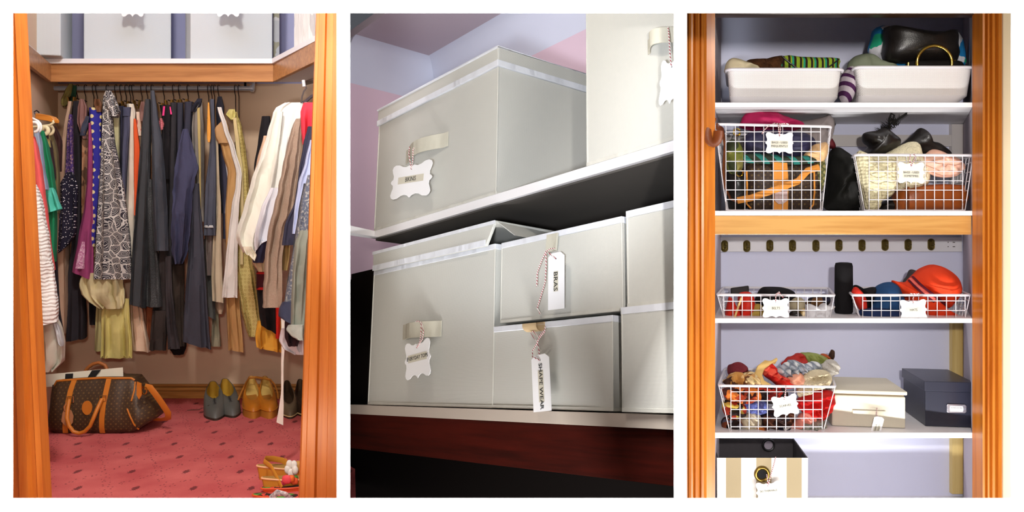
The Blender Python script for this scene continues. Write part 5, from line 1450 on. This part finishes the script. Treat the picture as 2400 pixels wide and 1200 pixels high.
t = soft('handbag', 'brown monogram shoulder bag with tan leather band inside the wire basket', 'bag', [(1748, 384), (1800, 380), (1870, 380), (1914, 382), (1919, 430), (1920, 476), (1912, 491), (1850, 492), (1770, 492), (1752, 486), (1748, 440)], 2.765, BM2, 0.05, na=0.12, sub=3, flat=0.3)
TAN3 = fab((214, 140, 60), 'leather', rough=0.4)
for nm, poly, m, yo in (('leather_band', [(1811, 380), (1845, 380), (1848, 425), (1847, 491), (1814, 491), (1814, 430)], TAN3, yy - 0.006),
                        ('closure_patch', [(1815, 445), (1846, 445), (1846, 470), (1835, 478), (1824, 478), (1816, 470)], fab((196, 170, 166), 'leather', rough=0.4), yy - 0.010)):
    link(nm, G().prism([P(u, v, yo) for u, v in poly], (0, 0.004, 0)), m, t)
ORG[t.name]
link('piping', G().tube([P(1750, 400, yy), P(1751, 440, yy), P(1750, 478, yy), P(1760, 488, yy)], 0.0028, 6), TAN3, t)
link('piping', G().tube([P(1908, 400, yy), P(1909, 450, yy), P(1906, 480, yy), P(1898, 489, yy)], 0.0028, 6), TAN3, t)
link('shoulder_strap', G().tube([P(1728, 470, yy - 0.012), P(1760, 464, yy - 0.014), P(1810, 447, yy - 0.016), P(1870, 425, yy - 0.014), P(1893, 400, yy - 0.006), P(1920, 392, yy)], 0.0105, 8, flat=(0.25, 1)), TAN3, t)
soft('bag', 'peach leather drawstring bag at the right inside the wire basket', 'bag', [(1884, 364), (1898, 350), (1906, 340), (1922, 336), (1936, 334), (1940, 352), (1934, 372), (1922, 380), (1900, 374)], 2.735, fab((220, 178, 128), rough=0.5), 0.035, na=0.5, ns=1.5)
soft('purse', 'dark wine red purse poking out behind the left wire basket', 'purse', [(1936, 330), (1944, 321), (1952, 328), (1958, 342), (1954, 350), (1940, 346), (1932, 340)], 2.86, fab((84, 20, 26), rough=0.6), 0.02)
soft('scarf', 'olive plaid scarf at the right inside the wire basket', 'scarf', [(1912, 385), (1930, 372), (1934, 400), (1930, 430), (1924, 450), (1916, 420)], 2.74, fab((110, 104, 60), 'plaid', (70, 76, 44), (150, 140, 90)), 0.02)
t = thing('belt', 'brown leather belt coiled over the left edge of the wire basket', 'belt', P(1668, 335, 2.66))
TB = fab((128, 62, 22), 'leather', rough=0.35, spec=0.5)
link('coil', G().tube([P(1671 + 13 * math.cos(a), 311 - 25 * math.sin(a), 2.625 + 0.01 * math.sin(a)) for a in [math.radians(x) for x in range(70, 390, 20)]], 0.012, 8, flat=(0.25, 1.2)), TB, t)
link('tail', G().tube([P(1680, 296, 2.66), P(1694, 306, 2.72), P(1699, 340, 2.73), P(1696, 400, 2.725), P(1700, 440, 2.72), P(1712, 466, 2.715), P(1728, 472, 2.71)], 0.010, 8, flat=(0.3, 1.2)), fab((104, 54, 28), 'leather', rough=0.4), t)
for i, (u, v) in enumerate([(1727, 310), (1733, 405)]):
    single('buckle', G().tube([P(u + 8 * math.cos(a), v + 8 * math.sin(a), 2.71 + 0.01 * math.sin(a * 2)) for a in [k * math.pi / 5 for k in range(10)]], 0.003, 6, closed=True), GOLD, ['gold buckle loop near the top left inside the wire basket', 'gold buckle loop lower down by the olive green bag'][i], 'buckle')
soft('jacket', 'crumpled black nylon jacket between the two wire baskets', 'jacket', [(1936, 492), (1936, 440), (1939, 385), (1948, 352), (1962, 345), (1982, 358), (1998, 380), (2010, 420), (2018, 460), (2024, 492)], 2.86, fab((26, 26, 24), rough=0.5), 0.09, 0.05, na=0.5, ns=1.2)

# ------------------------------------------------------------------ second shelf: right basket
soft('bag', 'chunky cream knitted wool bag bulging from the right wire basket', 'bag', [(2009, 400), (2006, 372), (2012, 354), (2022, 356), (2050, 366), (2086, 362), (2098, 372), (2098, 420), (2092, 455), (2064, 474), (2058, 490), (2030, 490), (2020, 450)], 2.745, fab((232, 222, 182), 'knit', sc=1.2), 0.05, na=0.35, ns=1.3)
soft('bag', 'fluffy white fleece bag behind the tag of the right basket', 'bag', [(2062, 372), (2090, 352), (2112, 340), (2134, 332), (2150, 336), (2160, 362), (2174, 392), (2176, 425), (2160, 440), (2116, 452), (2086, 440), (2070, 410)], 2.77, fab((236, 228, 198), 'fur', (226, 216, 180)), 0.055, na=0.3)
soft('bag', 'blush pink satin bag crumpled in the right wire basket', 'bag', [(2154, 374), (2168, 362), (2186, 350), (2206, 356), (2232, 366), (2252, 376), (2262, 392), (2252, 404), (2238, 414), (2206, 416), (2182, 408), (2162, 392)], 2.745, fab((228, 176, 152), rough=0.35, spec=0.4), 0.045, na=0.6, ns=1.7)
soft('bag', 'tan brown leather box bag at the bottom of the right wire basket', 'bag', [(2100, 446), (2120, 442), (2150, 436), (2252, 434), (2253, 491), (2180, 492), (2098, 491)], 2.775, fab((166, 84, 28), 'leather', rough=0.35, spec=0.5), 0.06, na=0.08, sub=2, flat=0.25, parts=[('band', G().box(P(2128, 0, 2.71).x, P(2131, 0, 2.71).x, 2.708, 2.714, P(0, 490, 2.71).z, P(0, 438, 2.71).z), fab((120, 58, 22), rough=0.4))])
soft('purse', 'black shiny purse at the bottom behind the knitted bag', 'purse', [(2062, 490), (2066, 476), (2084, 466), (2100, 456), (2102, 491)], 2.80, LB, 0.03)
soft('bag', 'black slouchy leather bag at the left on top of the right basket', 'bag', [(2024, 325), (2026, 312), (2040, 308), (2056, 306), (2072, 300), (2094, 316), (2108, 330), (2100, 350), (2070, 362), (2038, 368), (2030, 362), (2040, 346), (2030, 336)], 2.80, LB, 0.06, na=0.4)
soft('bag', 'black patent leather bag at the right on top of the right basket', 'bag', [(2110, 345), (2124, 330), (2142, 314), (2156, 300), (2166, 312), (2176, 330), (2196, 336), (2214, 348), (2228, 364), (2200, 376), (2150, 372)], 2.83, LB, 0.05, na=0.4)
soft('cloth', 'terracotta and sky blue cloth edge low at the left of the right basket', 'cloth', [(1999, 378), (2006, 392), (2012, 420), (2018, 450), (2012, 455), (2006, 430), (2000, 405)], 2.80, fab((70, 120, 160), 'hstripe', rough=0.7), 0.02)
r = random.Random(4)
g = G()
for i in range(90):
    s = r.random()
    b = Vector((2068 + 34 * s + r.uniform(-9, 9), 312 - 26 * s + r.uniform(-6, 6), 0))
    a = r.uniform(1.0, 2.9)
    L = r.uniform(8, 20)
    p0 = P(b.x, b.y, 2.80 + r.uniform(-.02, .02)); p1 = P(b.x + L * math.cos(a), b.y - L * math.sin(a), 2.80 + r.uniform(-.03, .03))
    g.tube([p0, p0.lerp(p1, 0.5) + Vector((0.002, 0, 0.001)), p1], [0.0014, 0.001, 0.0003], 4)
for i in range(14):
    s = i / 13
    b = Vector((2092 + 32 * s, 288 - 20 * s, 0))
    for sg in (-1, 1):
        L = 9 - 3 * s
        p0 = P(b.x, b.y, 2.80); p1 = P(b.x + L, b.y + sg * 6 - 3, 2.80 + sg * 0.01)
        g.tube([p0, p1], [0.0016, 0.0004], 4)
t = thing('fascinator', 'black feather fascinator standing up on the bags of the right basket', 'fascinator', P(2085, 320, 2.80))
f_ = link('feathers', g, fab((22, 20, 18), rough=0.7), t)
f_['kind'] = 'stuff'
link('stem', G().tube([P(2076, 315, 2.80), P(2084, 298, 2.80), P(2084, 278, 2.80), P(2089, 266, 2.80), P(2096, 270, 2.80), P(2090, 290, 2.80), P(2104, 280, 2.80), P(2124, 268, 2.80), P(2122, 258, 2.80)], 0.003, 6), fab((22, 20, 18), rough=0.7), t)

# ------------------------------------------------------------------ third shelf
RED = fab((214, 44, 26), rough=0.5)
soft('pouch', 'small red leather pouch leaning at the far left of the belts basket', 'pouch', [(1701, 741), (1702, 724), (1706, 708), (1709, 696), (1716, 700), (1724, 716), (1732, 730), (1734, 743), (1716, 745)], 2.75, RED, 0.03, na=0.3)
soft('belt', 'wide red leather belt rolled up in the belts basket', 'belt', [(1729, 743), (1730, 714), (1732, 690), (1742, 684), (1758, 685), (1766, 696), (1768, 720), (1767, 743), (1748, 746)], 2.765, RED, 0.04, na=0.15)
single('stick', G().tube([P(1738, 697, 2.70), P(1730, 720, 2.70), P(1722, 744, 2.70)], 0.0035, 8), plain((214, 176, 110), 0.4), 'thin pale gold rod slanting in front of the red belt', 'rod')
single('wallet', G().hexa([P(1713, 692, 2.82), P(1756, 690, 2.80), P(1756, 690, 2.86), P(1713, 692, 2.86)], [P(1712, 675, 2.82), P(1755, 669, 2.80), P(1755, 669, 2.86), P(1712, 675, 2.86)]), plain((30, 27, 26), 0.6), 'stiff black wallet standing behind the red belts', 'wallet', smooth=False, bevel=0.004)
soft('bag', 'black cloth bag lying on top of the belts basket', 'bag', [(1771, 710), (1776, 688), (1786, 675), (1800, 672), (1830, 673), (1850, 678), (1862, 686), (1862, 702), (1845, 716), (1800, 722)], 2.79, fab((20, 18, 20), rough=0.8), 0.05, na=0.3)
soft('belt', 'olive suede belt rolled behind the white belts tag', 'belt', [(1752, 744), (1756, 724), (1770, 712), (1786, 716), (1790, 740), (1775, 746)], 2.75, fab((168, 140, 66), rough=0.8), 0.025)
soft('belt', 'beige fabric belt rolled right of the white belts tag', 'belt', [(1848, 712), (1860, 699), (1878, 698), (1886, 712), (1882, 728), (1860, 730), (1850, 724)], 2.76, fab((172, 160, 132), rough=0.8), 0.03)
soft('belt', 'black leather belt coiled low beside the white tissue', 'belt', [(1849, 744), (1852, 732), (1864, 728), (1876, 734), (1880, 744), (1866, 747)], 2.74, LB, 0.025)
soft('belt', 'black and bronze belt tangle at the right of the belts basket', 'belt', [(1888, 712), (1900, 698), (1920, 696), (1932, 688), (1942, 694), (1944, 710), (1930, 718), (1904, 718)], 2.79, fab((28, 24, 24), 'floral', (104, 70, 40), (40, 40, 60)), 0.035, na=0.6, ns=2)
soft('tissue', 'crumpled white tissue paper packet at the right of the belts basket', 'tissue', [(1888, 744), (1889, 722), (1896, 712), (1908, 716), (1920, 720), (1932, 710), (1940, 716), (1957, 718), (1950, 726), (1944, 742), (1920, 751), (1900, 748)], 2.72, fab((232, 230, 232), rough=0.6), 0.03, na=0.8, ns=2.2)
soft('purse', 'gold coin purse beside the white tissue', 'purse', [(1872, 742), (1876, 724), (1884, 722), (1888, 734), (1884, 744)], 2.745, fab((200, 170, 110), 'sequin', (150, 110, 60), (230, 210, 170), rough=0.3), 0.02)
cxx, cy0, cy1 = 1977.5, 615, 736
zc0, zc1 = zC + 0.001, P(0, 615, 2.80).z
rad = 20.5 * 2.80 / F
single('cylinder_bag', G().lathe([(rad * .9, 0), (rad, 0.006), (rad, (zc1 - zc0) * .5), (rad * .98, (zc1 - zc0) - 0.012), (rad * .88, (zc1 - zc0) - 0.002), (rad * .5, zc1 - zc0)], (P(cxx, 0, 2.80).x, 2.80, zc0), (0, 0, 1), 28), fab((20, 18, 20), rough=0.85), 'tall black fabric cylinder standing between the two shallow baskets', 'case')
soft('cap', 'navy blue baseball cap in the hats basket', 'cap', [(2036, 742), (2040, 712), (2048, 684), (2062, 668), (2082, 661), (2098, 664), (2108, 684), (2118, 712), (2122, 742), (2080, 746)], 2.79, fab((38, 76, 122), rough=0.8), 0.07, na=0.06, parts=[('peak', puff([(2014, 728), (2040, 722), (2090, 724), (2122, 732), (2122, 745), (2070, 746), (2026, 746)], 2.735, 0.03, na=0.05), fab((28, 44, 84), rough=0.8))])
ORH = fab((232, 66, 28), rough=0.75, bs=0.15)
crown = puff([(2128, 664), (2148, 640), (2162, 628), (2184, 620), (2204, 624), (2222, 634), (2238, 650), (2246, 674), (2242, 694), (2228, 712), (2214, 722), (2180, 700), (2150, 678)], 2.80, 0.085, na=0.04, ns=0.6)
def bandpts(off):
    b0 = [(2134, 653), (2150, 669), (2166, 683), (2184, 696), (2200, 709), (2214, 722)]
    return [P(u + off[0], v + off[1], 2.80 - 0.088 * math.sin(math.pi * (0.06 + 0.88 * i / 5)) ** 0.6) for i, (u, v) in enumerate(b0)]
hat = thing('sun_hat', 'bright orange cotton sun hat with a striped band in the hats basket', 'hat', P(2190, 744, 2.8))
link('crown', crown, ORH, hat, ang=80)
link('brim', puff([(2091, 658), (2104, 660), (2122, 661), (2136, 654), (2152, 668), (2184, 694), (2214, 720), (2222, 734), (2240, 739), (2244, 743), (2204, 746), (2172, 742), (2144, 728), (2122, 706), (2104, 680)], 2.775, 0.055, na=0.05, ns=0.6), ORH, hat, ang=80)
for off, m, rr in (((-4, 4), fab((92, 24, 44)), 0.0042), ((0, 0), fab((238, 110, 100)), 0.0062), ((5, -5), fab((92, 24, 44)), 0.0042)):
    link('hat_band', G().tube(bandpts(off), rr, 8, flat=(1, 0.6)), m, hat)
soft('cap', 'dark grey felt cap behind the orange sun hat', 'cap', [(2118, 664), (2128, 648), (2134, 632), (2146, 634), (2156, 640), (2150, 660), (2136, 668)], 2.90, fab((74, 68, 68), rough=0.9), 0.03)
soft('scarf', 'red cloth bunched at the left end of the hats basket', 'scarf', [(1997, 690), (2000, 676), (2008, 673), (2022, 688), (2030, 706), (2030, 726), (2022, 734), (2012, 720)], 2.75, fab((206, 48, 34), rough=0.7), 0.03, na=0.6, ns=2)
soft('gloves', 'black knitted gloves behind the red cloth in the hats basket', 'gloves', [(2002, 672), (2008, 668), (2018, 678), (2032, 676), (2052, 674), (2046, 700), (2040, 724), (2030, 726), (2024, 690)], 2.81, fab((22, 20, 22), rough=0.9), 0.04, na=0.4)

# ------------------------------------------------------------------ lowest shelf: scarves
def fo(c1, c2, c3, sc=1.6): return fab(c1, 'floral', c2, c3, sc=sc, rough=0.7)
SCF = [
 ('maroon chenille scarf at the back left of the scarf pile', [(1706, 876), (1712, 858), (1724, 850), (1738, 850), (1752, 862), (1748, 878), (1724, 884)], 2.86, fab((112, 34, 42), 'fur', (140, 50, 56)), .05),
 ('tan leopard print scarf at the left of the scarf pile', [(1698, 900), (1706, 886), (1718, 875), (1736, 871), (1750, 884), (1742, 904)], 2.80, fo((196, 140, 70), (70, 40, 24), (222, 180, 120)), .045),
 ('cream and brown printed scarf beside the leopard print', [(1732, 898), (1744, 878), (1764, 872), (1784, 880), (1786, 900), (1760, 908)], 2.77, fo((220, 196, 144), (110, 70, 40), (200, 150, 90)), .045),
 ('scarlet printed scarf through the middle of the pile', [(1784, 862), (1796, 852), (1808, 850), (1818, 872), (1842, 882), (1864, 896), (1868, 908), (1830, 908), (1806, 892), (1790, 880)], 2.79, fo((212, 46, 34), (190, 30, 30), (230, 90, 70)), .05),
 ('dark red scarf folded at the top of the pile', [(1832, 856), (1842, 842), (1858, 834), (1878, 828), (1890, 840), (1884, 854), (1858, 860)], 2.85, fab((170, 40, 30), rough=0.6), .04),
 ('olive green satin scarf at the top right of the pile', [(1876, 830), (1890, 826), (1912, 828), (1934, 836), (1942, 846), (1930, 858), (1906, 858), (1886, 850)], 2.86, fab((134, 142, 74), rough=0.5), .045),
 ('rust scarf peeking out behind the olive satin', [(1924, 834), (1930, 829), (1940, 832), (1946, 842), (1936, 848)], 2.90, fab((176, 84, 44)), .02),
 ('grey blue plaid scarf twisted across the pile', [(1822, 882), (1828, 862), (1842, 850), (1862, 844), (1884, 852), (1914, 848), (1926, 858), (1920, 870), (1888, 868), (1862, 876), (1842, 888)], 2.80, fab((176, 182, 188), 'plaid', (110, 118, 130), (214, 216, 214), sc=0.8), .05),
 ('peach silk scarf beside the beige fringed scarf', [(1846, 888), (1860, 878), (1876, 874), (1888, 888), (1886, 908), (1862, 906)], 2.76, fab((232, 164, 134), rough=0.5), .03),
 ('beige fringed wool scarf hanging over the basket rim', [(1876, 900), (1886, 880), (1902, 868), (1924, 866), (1942, 872), (1950, 890), (1940, 904), (1920, 912), (1890, 916), (1876, 932), (1868, 920)], 2.745, fab((206, 190, 154), 'fur', (222, 208, 176)), .04),
 ('grey tasselled scarf at the right end of the pile', [(1922, 862), (1934, 848), (1948, 842), (1960, 848), (1966, 862), (1960, 876), (1946, 884), (1932, 880)], 2.80, fab((180, 174, 164), 'fur', (206, 198, 186)), .04),
 ('dark brown fur tail sticking up at the right of the pile', [(1938, 846), (1944, 832), (1948, 820), (1955, 822), (1956, 832), (1950, 848)], 2.88, fab((52, 34, 26), 'fur', (70, 48, 34)), .015),
 ('orange and brown paisley scarf pressed on the front wires at left', [(1692, 918), (1704, 908), (1740, 906), (1776, 912), (1782, 936), (1752, 948), (1712, 944)], 2.735, fo((150, 52, 24), (214, 120, 50), (60, 26, 20)), .04),
 ('red and black flowered scarf behind the upper middle wires', [(1770, 912), (1800, 906), (1836, 908), (1846, 926), (1826, 944), (1786, 942)], 2.745, fo((120, 26, 22), (30, 20, 20), (190, 50, 36)), .04),
 ('denim blue dotted scarf in the middle of the basket', [(1742, 942), (1764, 938), (1794, 938), (1800, 960), (1784, 972), (1756, 968)], 2.725, fab((70, 76, 130), 'tweed', (96, 104, 160), (120, 126, 180), sc=1.2), .03),
 ('black scarf with red flowers at the left of the basket', [(1694, 940), (1722, 938), (1748, 948), (1746, 972), (1722, 984), (1698, 972)], 2.735, fo((36, 24, 22), (150, 46, 28), (190, 160, 70)), .04),
 ('dark chequered scarf at the bottom left of the basket', [(1694, 984), (1716, 976), (1738, 982), (1736, 1010), (1712, 1016), (1694, 1008)], 2.735, fo((40, 28, 28), (120, 60, 34), (90, 90, 110)), .035),
 ('cream silk scarf balled at the bottom of the basket', [(1734, 988), (1746, 972), (1764, 966), (1782, 974), (1784, 994), (1766, 1010), (1746, 1012), (1736, 1004)], 2.725, fab((206, 192, 164), rough=0.5), .03),
 ('dark chocolate brown printed scarf right of the cream silk one', [(1778, 978), (1800, 964), (1836, 962), (1862, 968), (1858, 990), (1830, 1006), (1796, 1004)], 2.735, fo((52, 32, 26), (84, 48, 30), (34, 24, 26)), .04),
 ('orange brown scarf corner hanging at the bottom of the front wires', [(1766, 1006), (1782, 998), (1800, 1002), (1806, 1014), (1792, 1020), (1776, 1018)], 2.712, fo((166, 88, 30), (210, 130, 50), (90, 44, 24)), .02),
 ('navy scarf with white daisies at the bottom of the basket', [(1808, 1012), (1816, 1000), (1836, 996), (1852, 1002), (1850, 1014), (1826, 1018)], 2.722, fo((30, 30, 44), (36, 34, 50), (224, 222, 214)), .025),
 ('bright red scarf bulging through the right side of the basket', [(1868, 946), (1880, 928), (1902, 918), (1930, 914), (1952, 918), (1956, 942), (1946, 966), (1930, 984), (1904, 980), (1882, 968)], 2.735, fab((190, 26, 24), rough=0.6), .045),
 ('salmon pink scarf slanting at the lower right of the basket', [(1852, 1002), (1866, 984), (1880, 968), (1896, 966), (1912, 978), (1906, 992), (1884, 994), (1866, 1008)], 2.725, fab((226, 142, 124), rough=0.6), .025),
 ('grey ribbed knit scarf folded at the bottom right of the basket', [(1850, 1012), (1862, 1000), (1884, 990), (1910, 984), (1930, 984), (1938, 1000), (1932, 1014), (1890, 1017)], 2.722, fab((128, 130, 118), 'tweed', (160, 160, 146), (96, 98, 90), sc=0.9), .03),
 ('magenta scarf end under the grey ribbed scarf', [(1870, 1014), (1880, 1010), (1896, 1012), (1902, 1017), (1884, 1018)], 2.70, fab((190, 24, 104)), .012),
]
for i, (lab, poly, Y, m, f_) in enumerate(SCF):
    soft('scarf', lab, 'scarf', poly, Y, m, f_, na=0.5, ns=1.8, seed=20 + i, fold=0.32, rings=10, sub=6, group='scarves in the wire basket')
g = G()
for i in range(9):
    o = (i - 4)
    g.tube([P(1818 + o * .6, 846 - o * 1.2, 2.78), P(1798 + o, 850 + o * .8, 2.765), P(1783 + o * 1.4, 862 + o * .6, 2.755), P(1777 + o * 1.6, 878 + o * .2, 2.745), P(1784 + o * 1.2, 894 - o * .2, 2.735), P(1802 + o, 905 - o * .3, 2.725)], 0.0042, 6)
single('scarf', g, fab((214, 178, 110), rough=0.8), 'straw coloured fringed scarf curling down over the pile', 'scarf', 'scarves in the wire basket')

# ------------------------------------------------------------------ boxes on the lowest shelf and the floor
def yawbox(c, w, d, h, yaw, z0, y0=0.0, e=0.0):
    ca, sa = math.cos(yaw), math.sin(yaw)
    def q(x, y, z): return Vector((c.x + x * ca - y * sa, c.y + x * sa + y * ca, z))
    b = [q(-e, y0 - e, z0), q(w + e, y0 - e, z0), q(w + e, y0 + d + e, z0), q(-e, y0 + d + e, z0)]
    return G().hexa(b, [p + Vector((0, 0, h)) for p in b]), q
CRB = fab((208, 200, 182), 'canvas', rough=0.9)
c = P(1950, 0, 2.745); c.z = 0
yw = math.radians(-9)
z0 = zD + 0.001
w1 = (P(2119, 0, 2.72).x - c.x) / math.cos(yw)
hb_ = P(0, 926, 2.74).z - z0
t = thing('fabric_storage_box', 'cream fabric box with a slightly raised lid on the lowest shelf', 'box', (c.x, c.y, z0))
g, q = yawbox(c, w1, 0.22, hb_, yw, z0)
link('body', g, CRB, t, smooth=False, bevel=0.004)
l0 = P(0, 921, 2.735).z
g = G().hexa([q(-.003, -.006, l0 - 0.002), q(w1 + .004, -.006, l0 - 0.002), q(w1 + .002, 0.226, l0 - 0.004), q(-.003, 0.226, l0 - 0.004)], [q(-.003, -.006, l0 + 0.010), q(w1 + .004, -.006, l0 + 0.010), q(w1 + .002, 0.226, l0 + 0.012), q(-.003, 0.226, l0 + 0.012)])
link('lid', g, CRB, t, smooth=False, bevel=0.003)
link('inner_cardboard', yawbox(c, w1 - 0.004, 0.21, l0 - 0.002 - (z0 + hb_), yw, z0 + hb_, 0.004)[0], fab((120, 104, 80)), t, smooth=False)
sx = 0.062
link('grab_strap', G().prism([q(sx, -.002, P(0, 968, 2.74).z), q(sx + .10, -.002, P(0, 968, 2.74).z), q(sx + .10, -.002, P(0, 960, 2.74).z), q(sx, -.002, P(0, 960, 2.74).z)], (0, -.003, 0)), fab((224, 214, 192)), t, smooth=False)
cc = P(2055, 1001, 2.685)
tag('cream box tag on pink twine overhanging the lowest shelf edge', cc, Vector((1, 0, -0.20)), Vector((0.20, -0.10, 1)), 0.0155, 0.034, LUG, [('EVENING', -0.28), ('CLUTCHES', 0.34)], (0.62, 0.56, -0.12), 0.0062, [[None, P(2054, 972, 2.70), P(2055, 956, 2.725)]], vert=True, hole=0.74, gap=-0.12)

NB = plain((34, 36, 52), 0.30, spec=0.55)
c = P(2169, 0, 2.742); c.z = 0
yw = math.radians(-9)
w1 = (P(2279, 0, 2.725).x - c.x) / math.cos(yw)
h1 = P(0, 916, 2.742).z - z0
t = thing('lidded_box', 'glossy navy black lidded box with a metal label holder', 'box', (c.x, c.y, z0))
g, q = yawbox(c, w1, 0.24, h1, yw, z0)
link('body', g, NB, t, smooth=False, bevel=0.002)
l1 = P(0, 893, 2.742).z
g, _ = yawbox(c, w1, 0.24, l1 - (z0 + h1), yw, z0 + h1 - 0.0, 0, 0.004)
link('lid', g, NB, t, smooth=False, bevel=0.002)
def onf(u, v, o=-0.001):
    """point on the black box front"""
    s = (P(u, 0, 2.735).x - c.x) / math.cos(yw)
    return q(s, o, P(0, v, 2.735).z)
fr_ = [(2217, 949), (2219, 946), (2256, 946), (2259, 949), (2259, 963), (2256, 966), (2219, 966), (2217, 963)]
fo_ = link('label_holder', G().prism([onf(u, v) for u, v in fr_], (0, -0.003, 0)), plain((190, 186, 196), 0.3, 0.9), t, smooth=False, bevel=0.0008)
link('label_card', G().prism([onf(u, v, -.0042) for u, v in ((2224, 950), (2251, 950), (2253, 957), (2251, 963), (2224, 963), (2223, 957))], (0, -0.0006, 0)), CARD, fo_, smooth=False)
link('screw', G().lathe([(0.002, 0), (0.0014, 0.0015)], onf(2219.5, 956, -.004), (0, -1, 0), 8), CHROME, fo_)
link('screw', G().lathe([(0.002, 0), (0.0014, 0.0015)], onf(2256.5, 956, -.004), (0, -1, 0), 8), CHROME, fo_)
cy_ = Vector((math.cos(yw), math.sin(yw), 0))
B = Matrix((cy_, Vector((0, 0, 1)), cy_.cross(Vector((0, 0, 1))))).transposed().to_4x4()
link('lettering', text_geo('SUNGLASSES', 0.0058, Matrix.Translation(onf(2238, 954, -.0054)) @ B), INK, fo_, smooth=False)

# striped bin on the cupboard floor
YBn = 2.76
z1b = P(0, 1073, YBn).z
zfl = P(0, 1162, YK).z + 0.001
bw0, bw1 = P(1681, 0, YBn).x, P(1893, 0, YBn).x
t = thing('storage_bin', 'beige and white striped fabric bin with a brass eyelet on the cupboard floor', 'bin', ((bw0 + bw1) / 2, YBn, zfl))
dB = 0.245
s = 0.16
def rq(x0, x1, y, z): return [Vector((x0, y, z)), Vector((x1, y, z)), Vector((x1 + s * dB * 0.9, y + dB, z)), Vector((x0 + s * dB, y + dB, z))]
th = 0.006
outer0, outer1 = rq(bw0, bw1, YBn, zfl), rq(bw0 - 0.001, bw1 + 0.001, YBn, z1b)
cen = sum(outer1, Vector()) / 4
inn1 = [p.lerp(Vector((cen.x, cen.y, p.z)), 0.03) for p in outer1]
inn0 = [Vector((p.x, p.y, zfl + 0.01)) for p in inn1]
a = NT('striped_canvas')
sp = a.n('ShaderNodeSeparateXYZ', {0: a.co}).outputs
f = a.math('FRACT', a.math('MULTIPLY', a.math('ADD', sp[0], 0.118), 1 / 0.0980))
colr = a.mix(a.math('LESS_THAN', f, 0.5), rgb((206, 200, 194)), rgb((160, 144, 114)))
BIN = a.done(colr, 0.9, a.noise(a.co, 300, 2)[0], 0.2, 0.002, 0, 0.15)
link('shell', G().loft([outer0, outer1], True, False), BIN, t, smooth=False)
GRI = fab((74, 70, 72), rough=0.9)
link('lining', G().loft([outer1, inn1, inn0], False, True), GRI, t, smooth=False)
def grom(cn, ax, r, nm, m):
    pr = []
    for k in range(10):
        b = k / 9 * math.pi
        pr.append((r - 0.0058 * math.cos(b) * 1.0, 0.0055 * math.sin(b)))
    link(nm, G().lathe(pr, cn, ax, 32, cap=False), m, t)
    link('eyelet_hole', G().lathe([(r - 0.004, 0.0006), (r - 0.0042, 0.0010)], cn, ax, 24), plain((14, 12, 12), 0.9), t, smooth=False)
grom(P(1786, 1111, YBn) + Vector((0, -0.001, 0)), (0, -1, 0), 0.0205, 'brass_eyelet', plain((128, 104, 50), 0.3, 1.0))
yb_ = YBn + dB - 0.012
link('rear_eyelet', G().tube([P(1801 + 13 * math.cos(k * math.pi / 12), 1043 + 13 * math.sin(k * math.pi / 12), yb_) for k in range(24)], 0.004, 8, closed=True), plain((20, 18, 18), 0.4), t)
link('rear_opening', G().lathe([(0.0155, 0.0), (0.0155, 0.002)], P(1801, 1043, yb_ + 0.003), (0, -1, 0), 24), plain((150, 140, 150), 0.8), t, smooth=False)
tag('white scalloped tag hanging from the striped bin', P(1801, 1153, 2.742), Vector((1, 0, 0.10)), Vector((-0.06, 0, 1)), 0.040, 0.033, plaque(), [('SKI THERMALS', 0.12)], (0.72, 0.2, 0.12), 0.0085, [[None, P(1799, 1125, 2.735), P(1797, 1112, 2.745)], [None, P(1806, 1115, 2.735), P(1814, 1088, 2.74), P(1818, 1071, 2.755)]])

# tags on the wire baskets
def ptag(label, u, v, Y, w, h, roll, lines, ts, string, strip):
    a = math.radians(roll)
    return tag(label, P(u, v, Y), Vector((math.cos(a), 0, math.sin(a))), Vector((-math.sin(a), 0.06, math.cos(a))), w * Y / F, h * Y / F, plaque(), lines, strip, ts, string)
ptag('white scalloped tag about frequently used bags on the deep wire basket', 1826.5, 335, 2.667, 33, 25, -1, [('BAGS - USED', 0.02), ('FREQUENTLY', -0.32)], 0.0086, [[None, P(1825, 305, 2.668), P(1824, 292, 2.675)], [None, P(1829, 303, 2.666), P(1828, 290, 2.678), P(1815, 289, 2.70), P(1800, 296, 2.675), P(1790, 306, 2.675), P(1786, 314, 2.675)], [P(1828, 291, 2.678), P(1840, 289, 2.68), P(1852, 292, 2.678)]], (0.62, 0.34, -0.15))
ptag('white scalloped tag about sometimes used bags on the right wire basket', 2135, 405, 2.667, 32, 25, -1, [('BAGS - USED', 0.02), ('SOMETIMES', -0.32)], 0.0086, [[None, P(2132, 375, 2.668), P(2134, 361, 2.675)], [None, P(2142, 376, 2.666), P(2146, 366, 2.672), P(2140, 360, 2.68)]], (0.62, 0.34, -0.15))
ptag('white scalloped tag lettered BELTS on the shallow basket', 1818, 722, 2.667, 32, 23, 0, [('BELTS', -0.02)], 0.0098, [[None, P(1818, 695, 2.668), P(1821, 688, 2.675), P(1828, 688, 2.68), P(1836, 698, 2.672)], [P(1818, 690, 2.672), P(1826, 684, 2.68), P(1830, 692, 2.676)]], (0.62, 0.24, -0.02))
ptag('white scalloped tag lettered HATS on the shallow basket', 2140.5, 726, 2.667, 32, 24, 2, [('HATS', -0.02)], 0.0098, [[None, P(2140, 700, 2.668), P(2142, 692, 2.672)], [P(2142, 692, 2.67), P(2134, 688, 2.672), P(2150, 689, 2.672), P(2154, 687, 2.675)]], (0.62, 0.24, -0.02))
ptag('white scalloped tag lettered SCARVES tilted on the scarf basket', 1840, 950, 2.655, 31, 24, 9, [('SCARVES', -0.02)], 0.0092, [[None, P(1841, 918, 2.657), P(1842, 905, 2.665)]], (0.66, 0.24, -0.02))
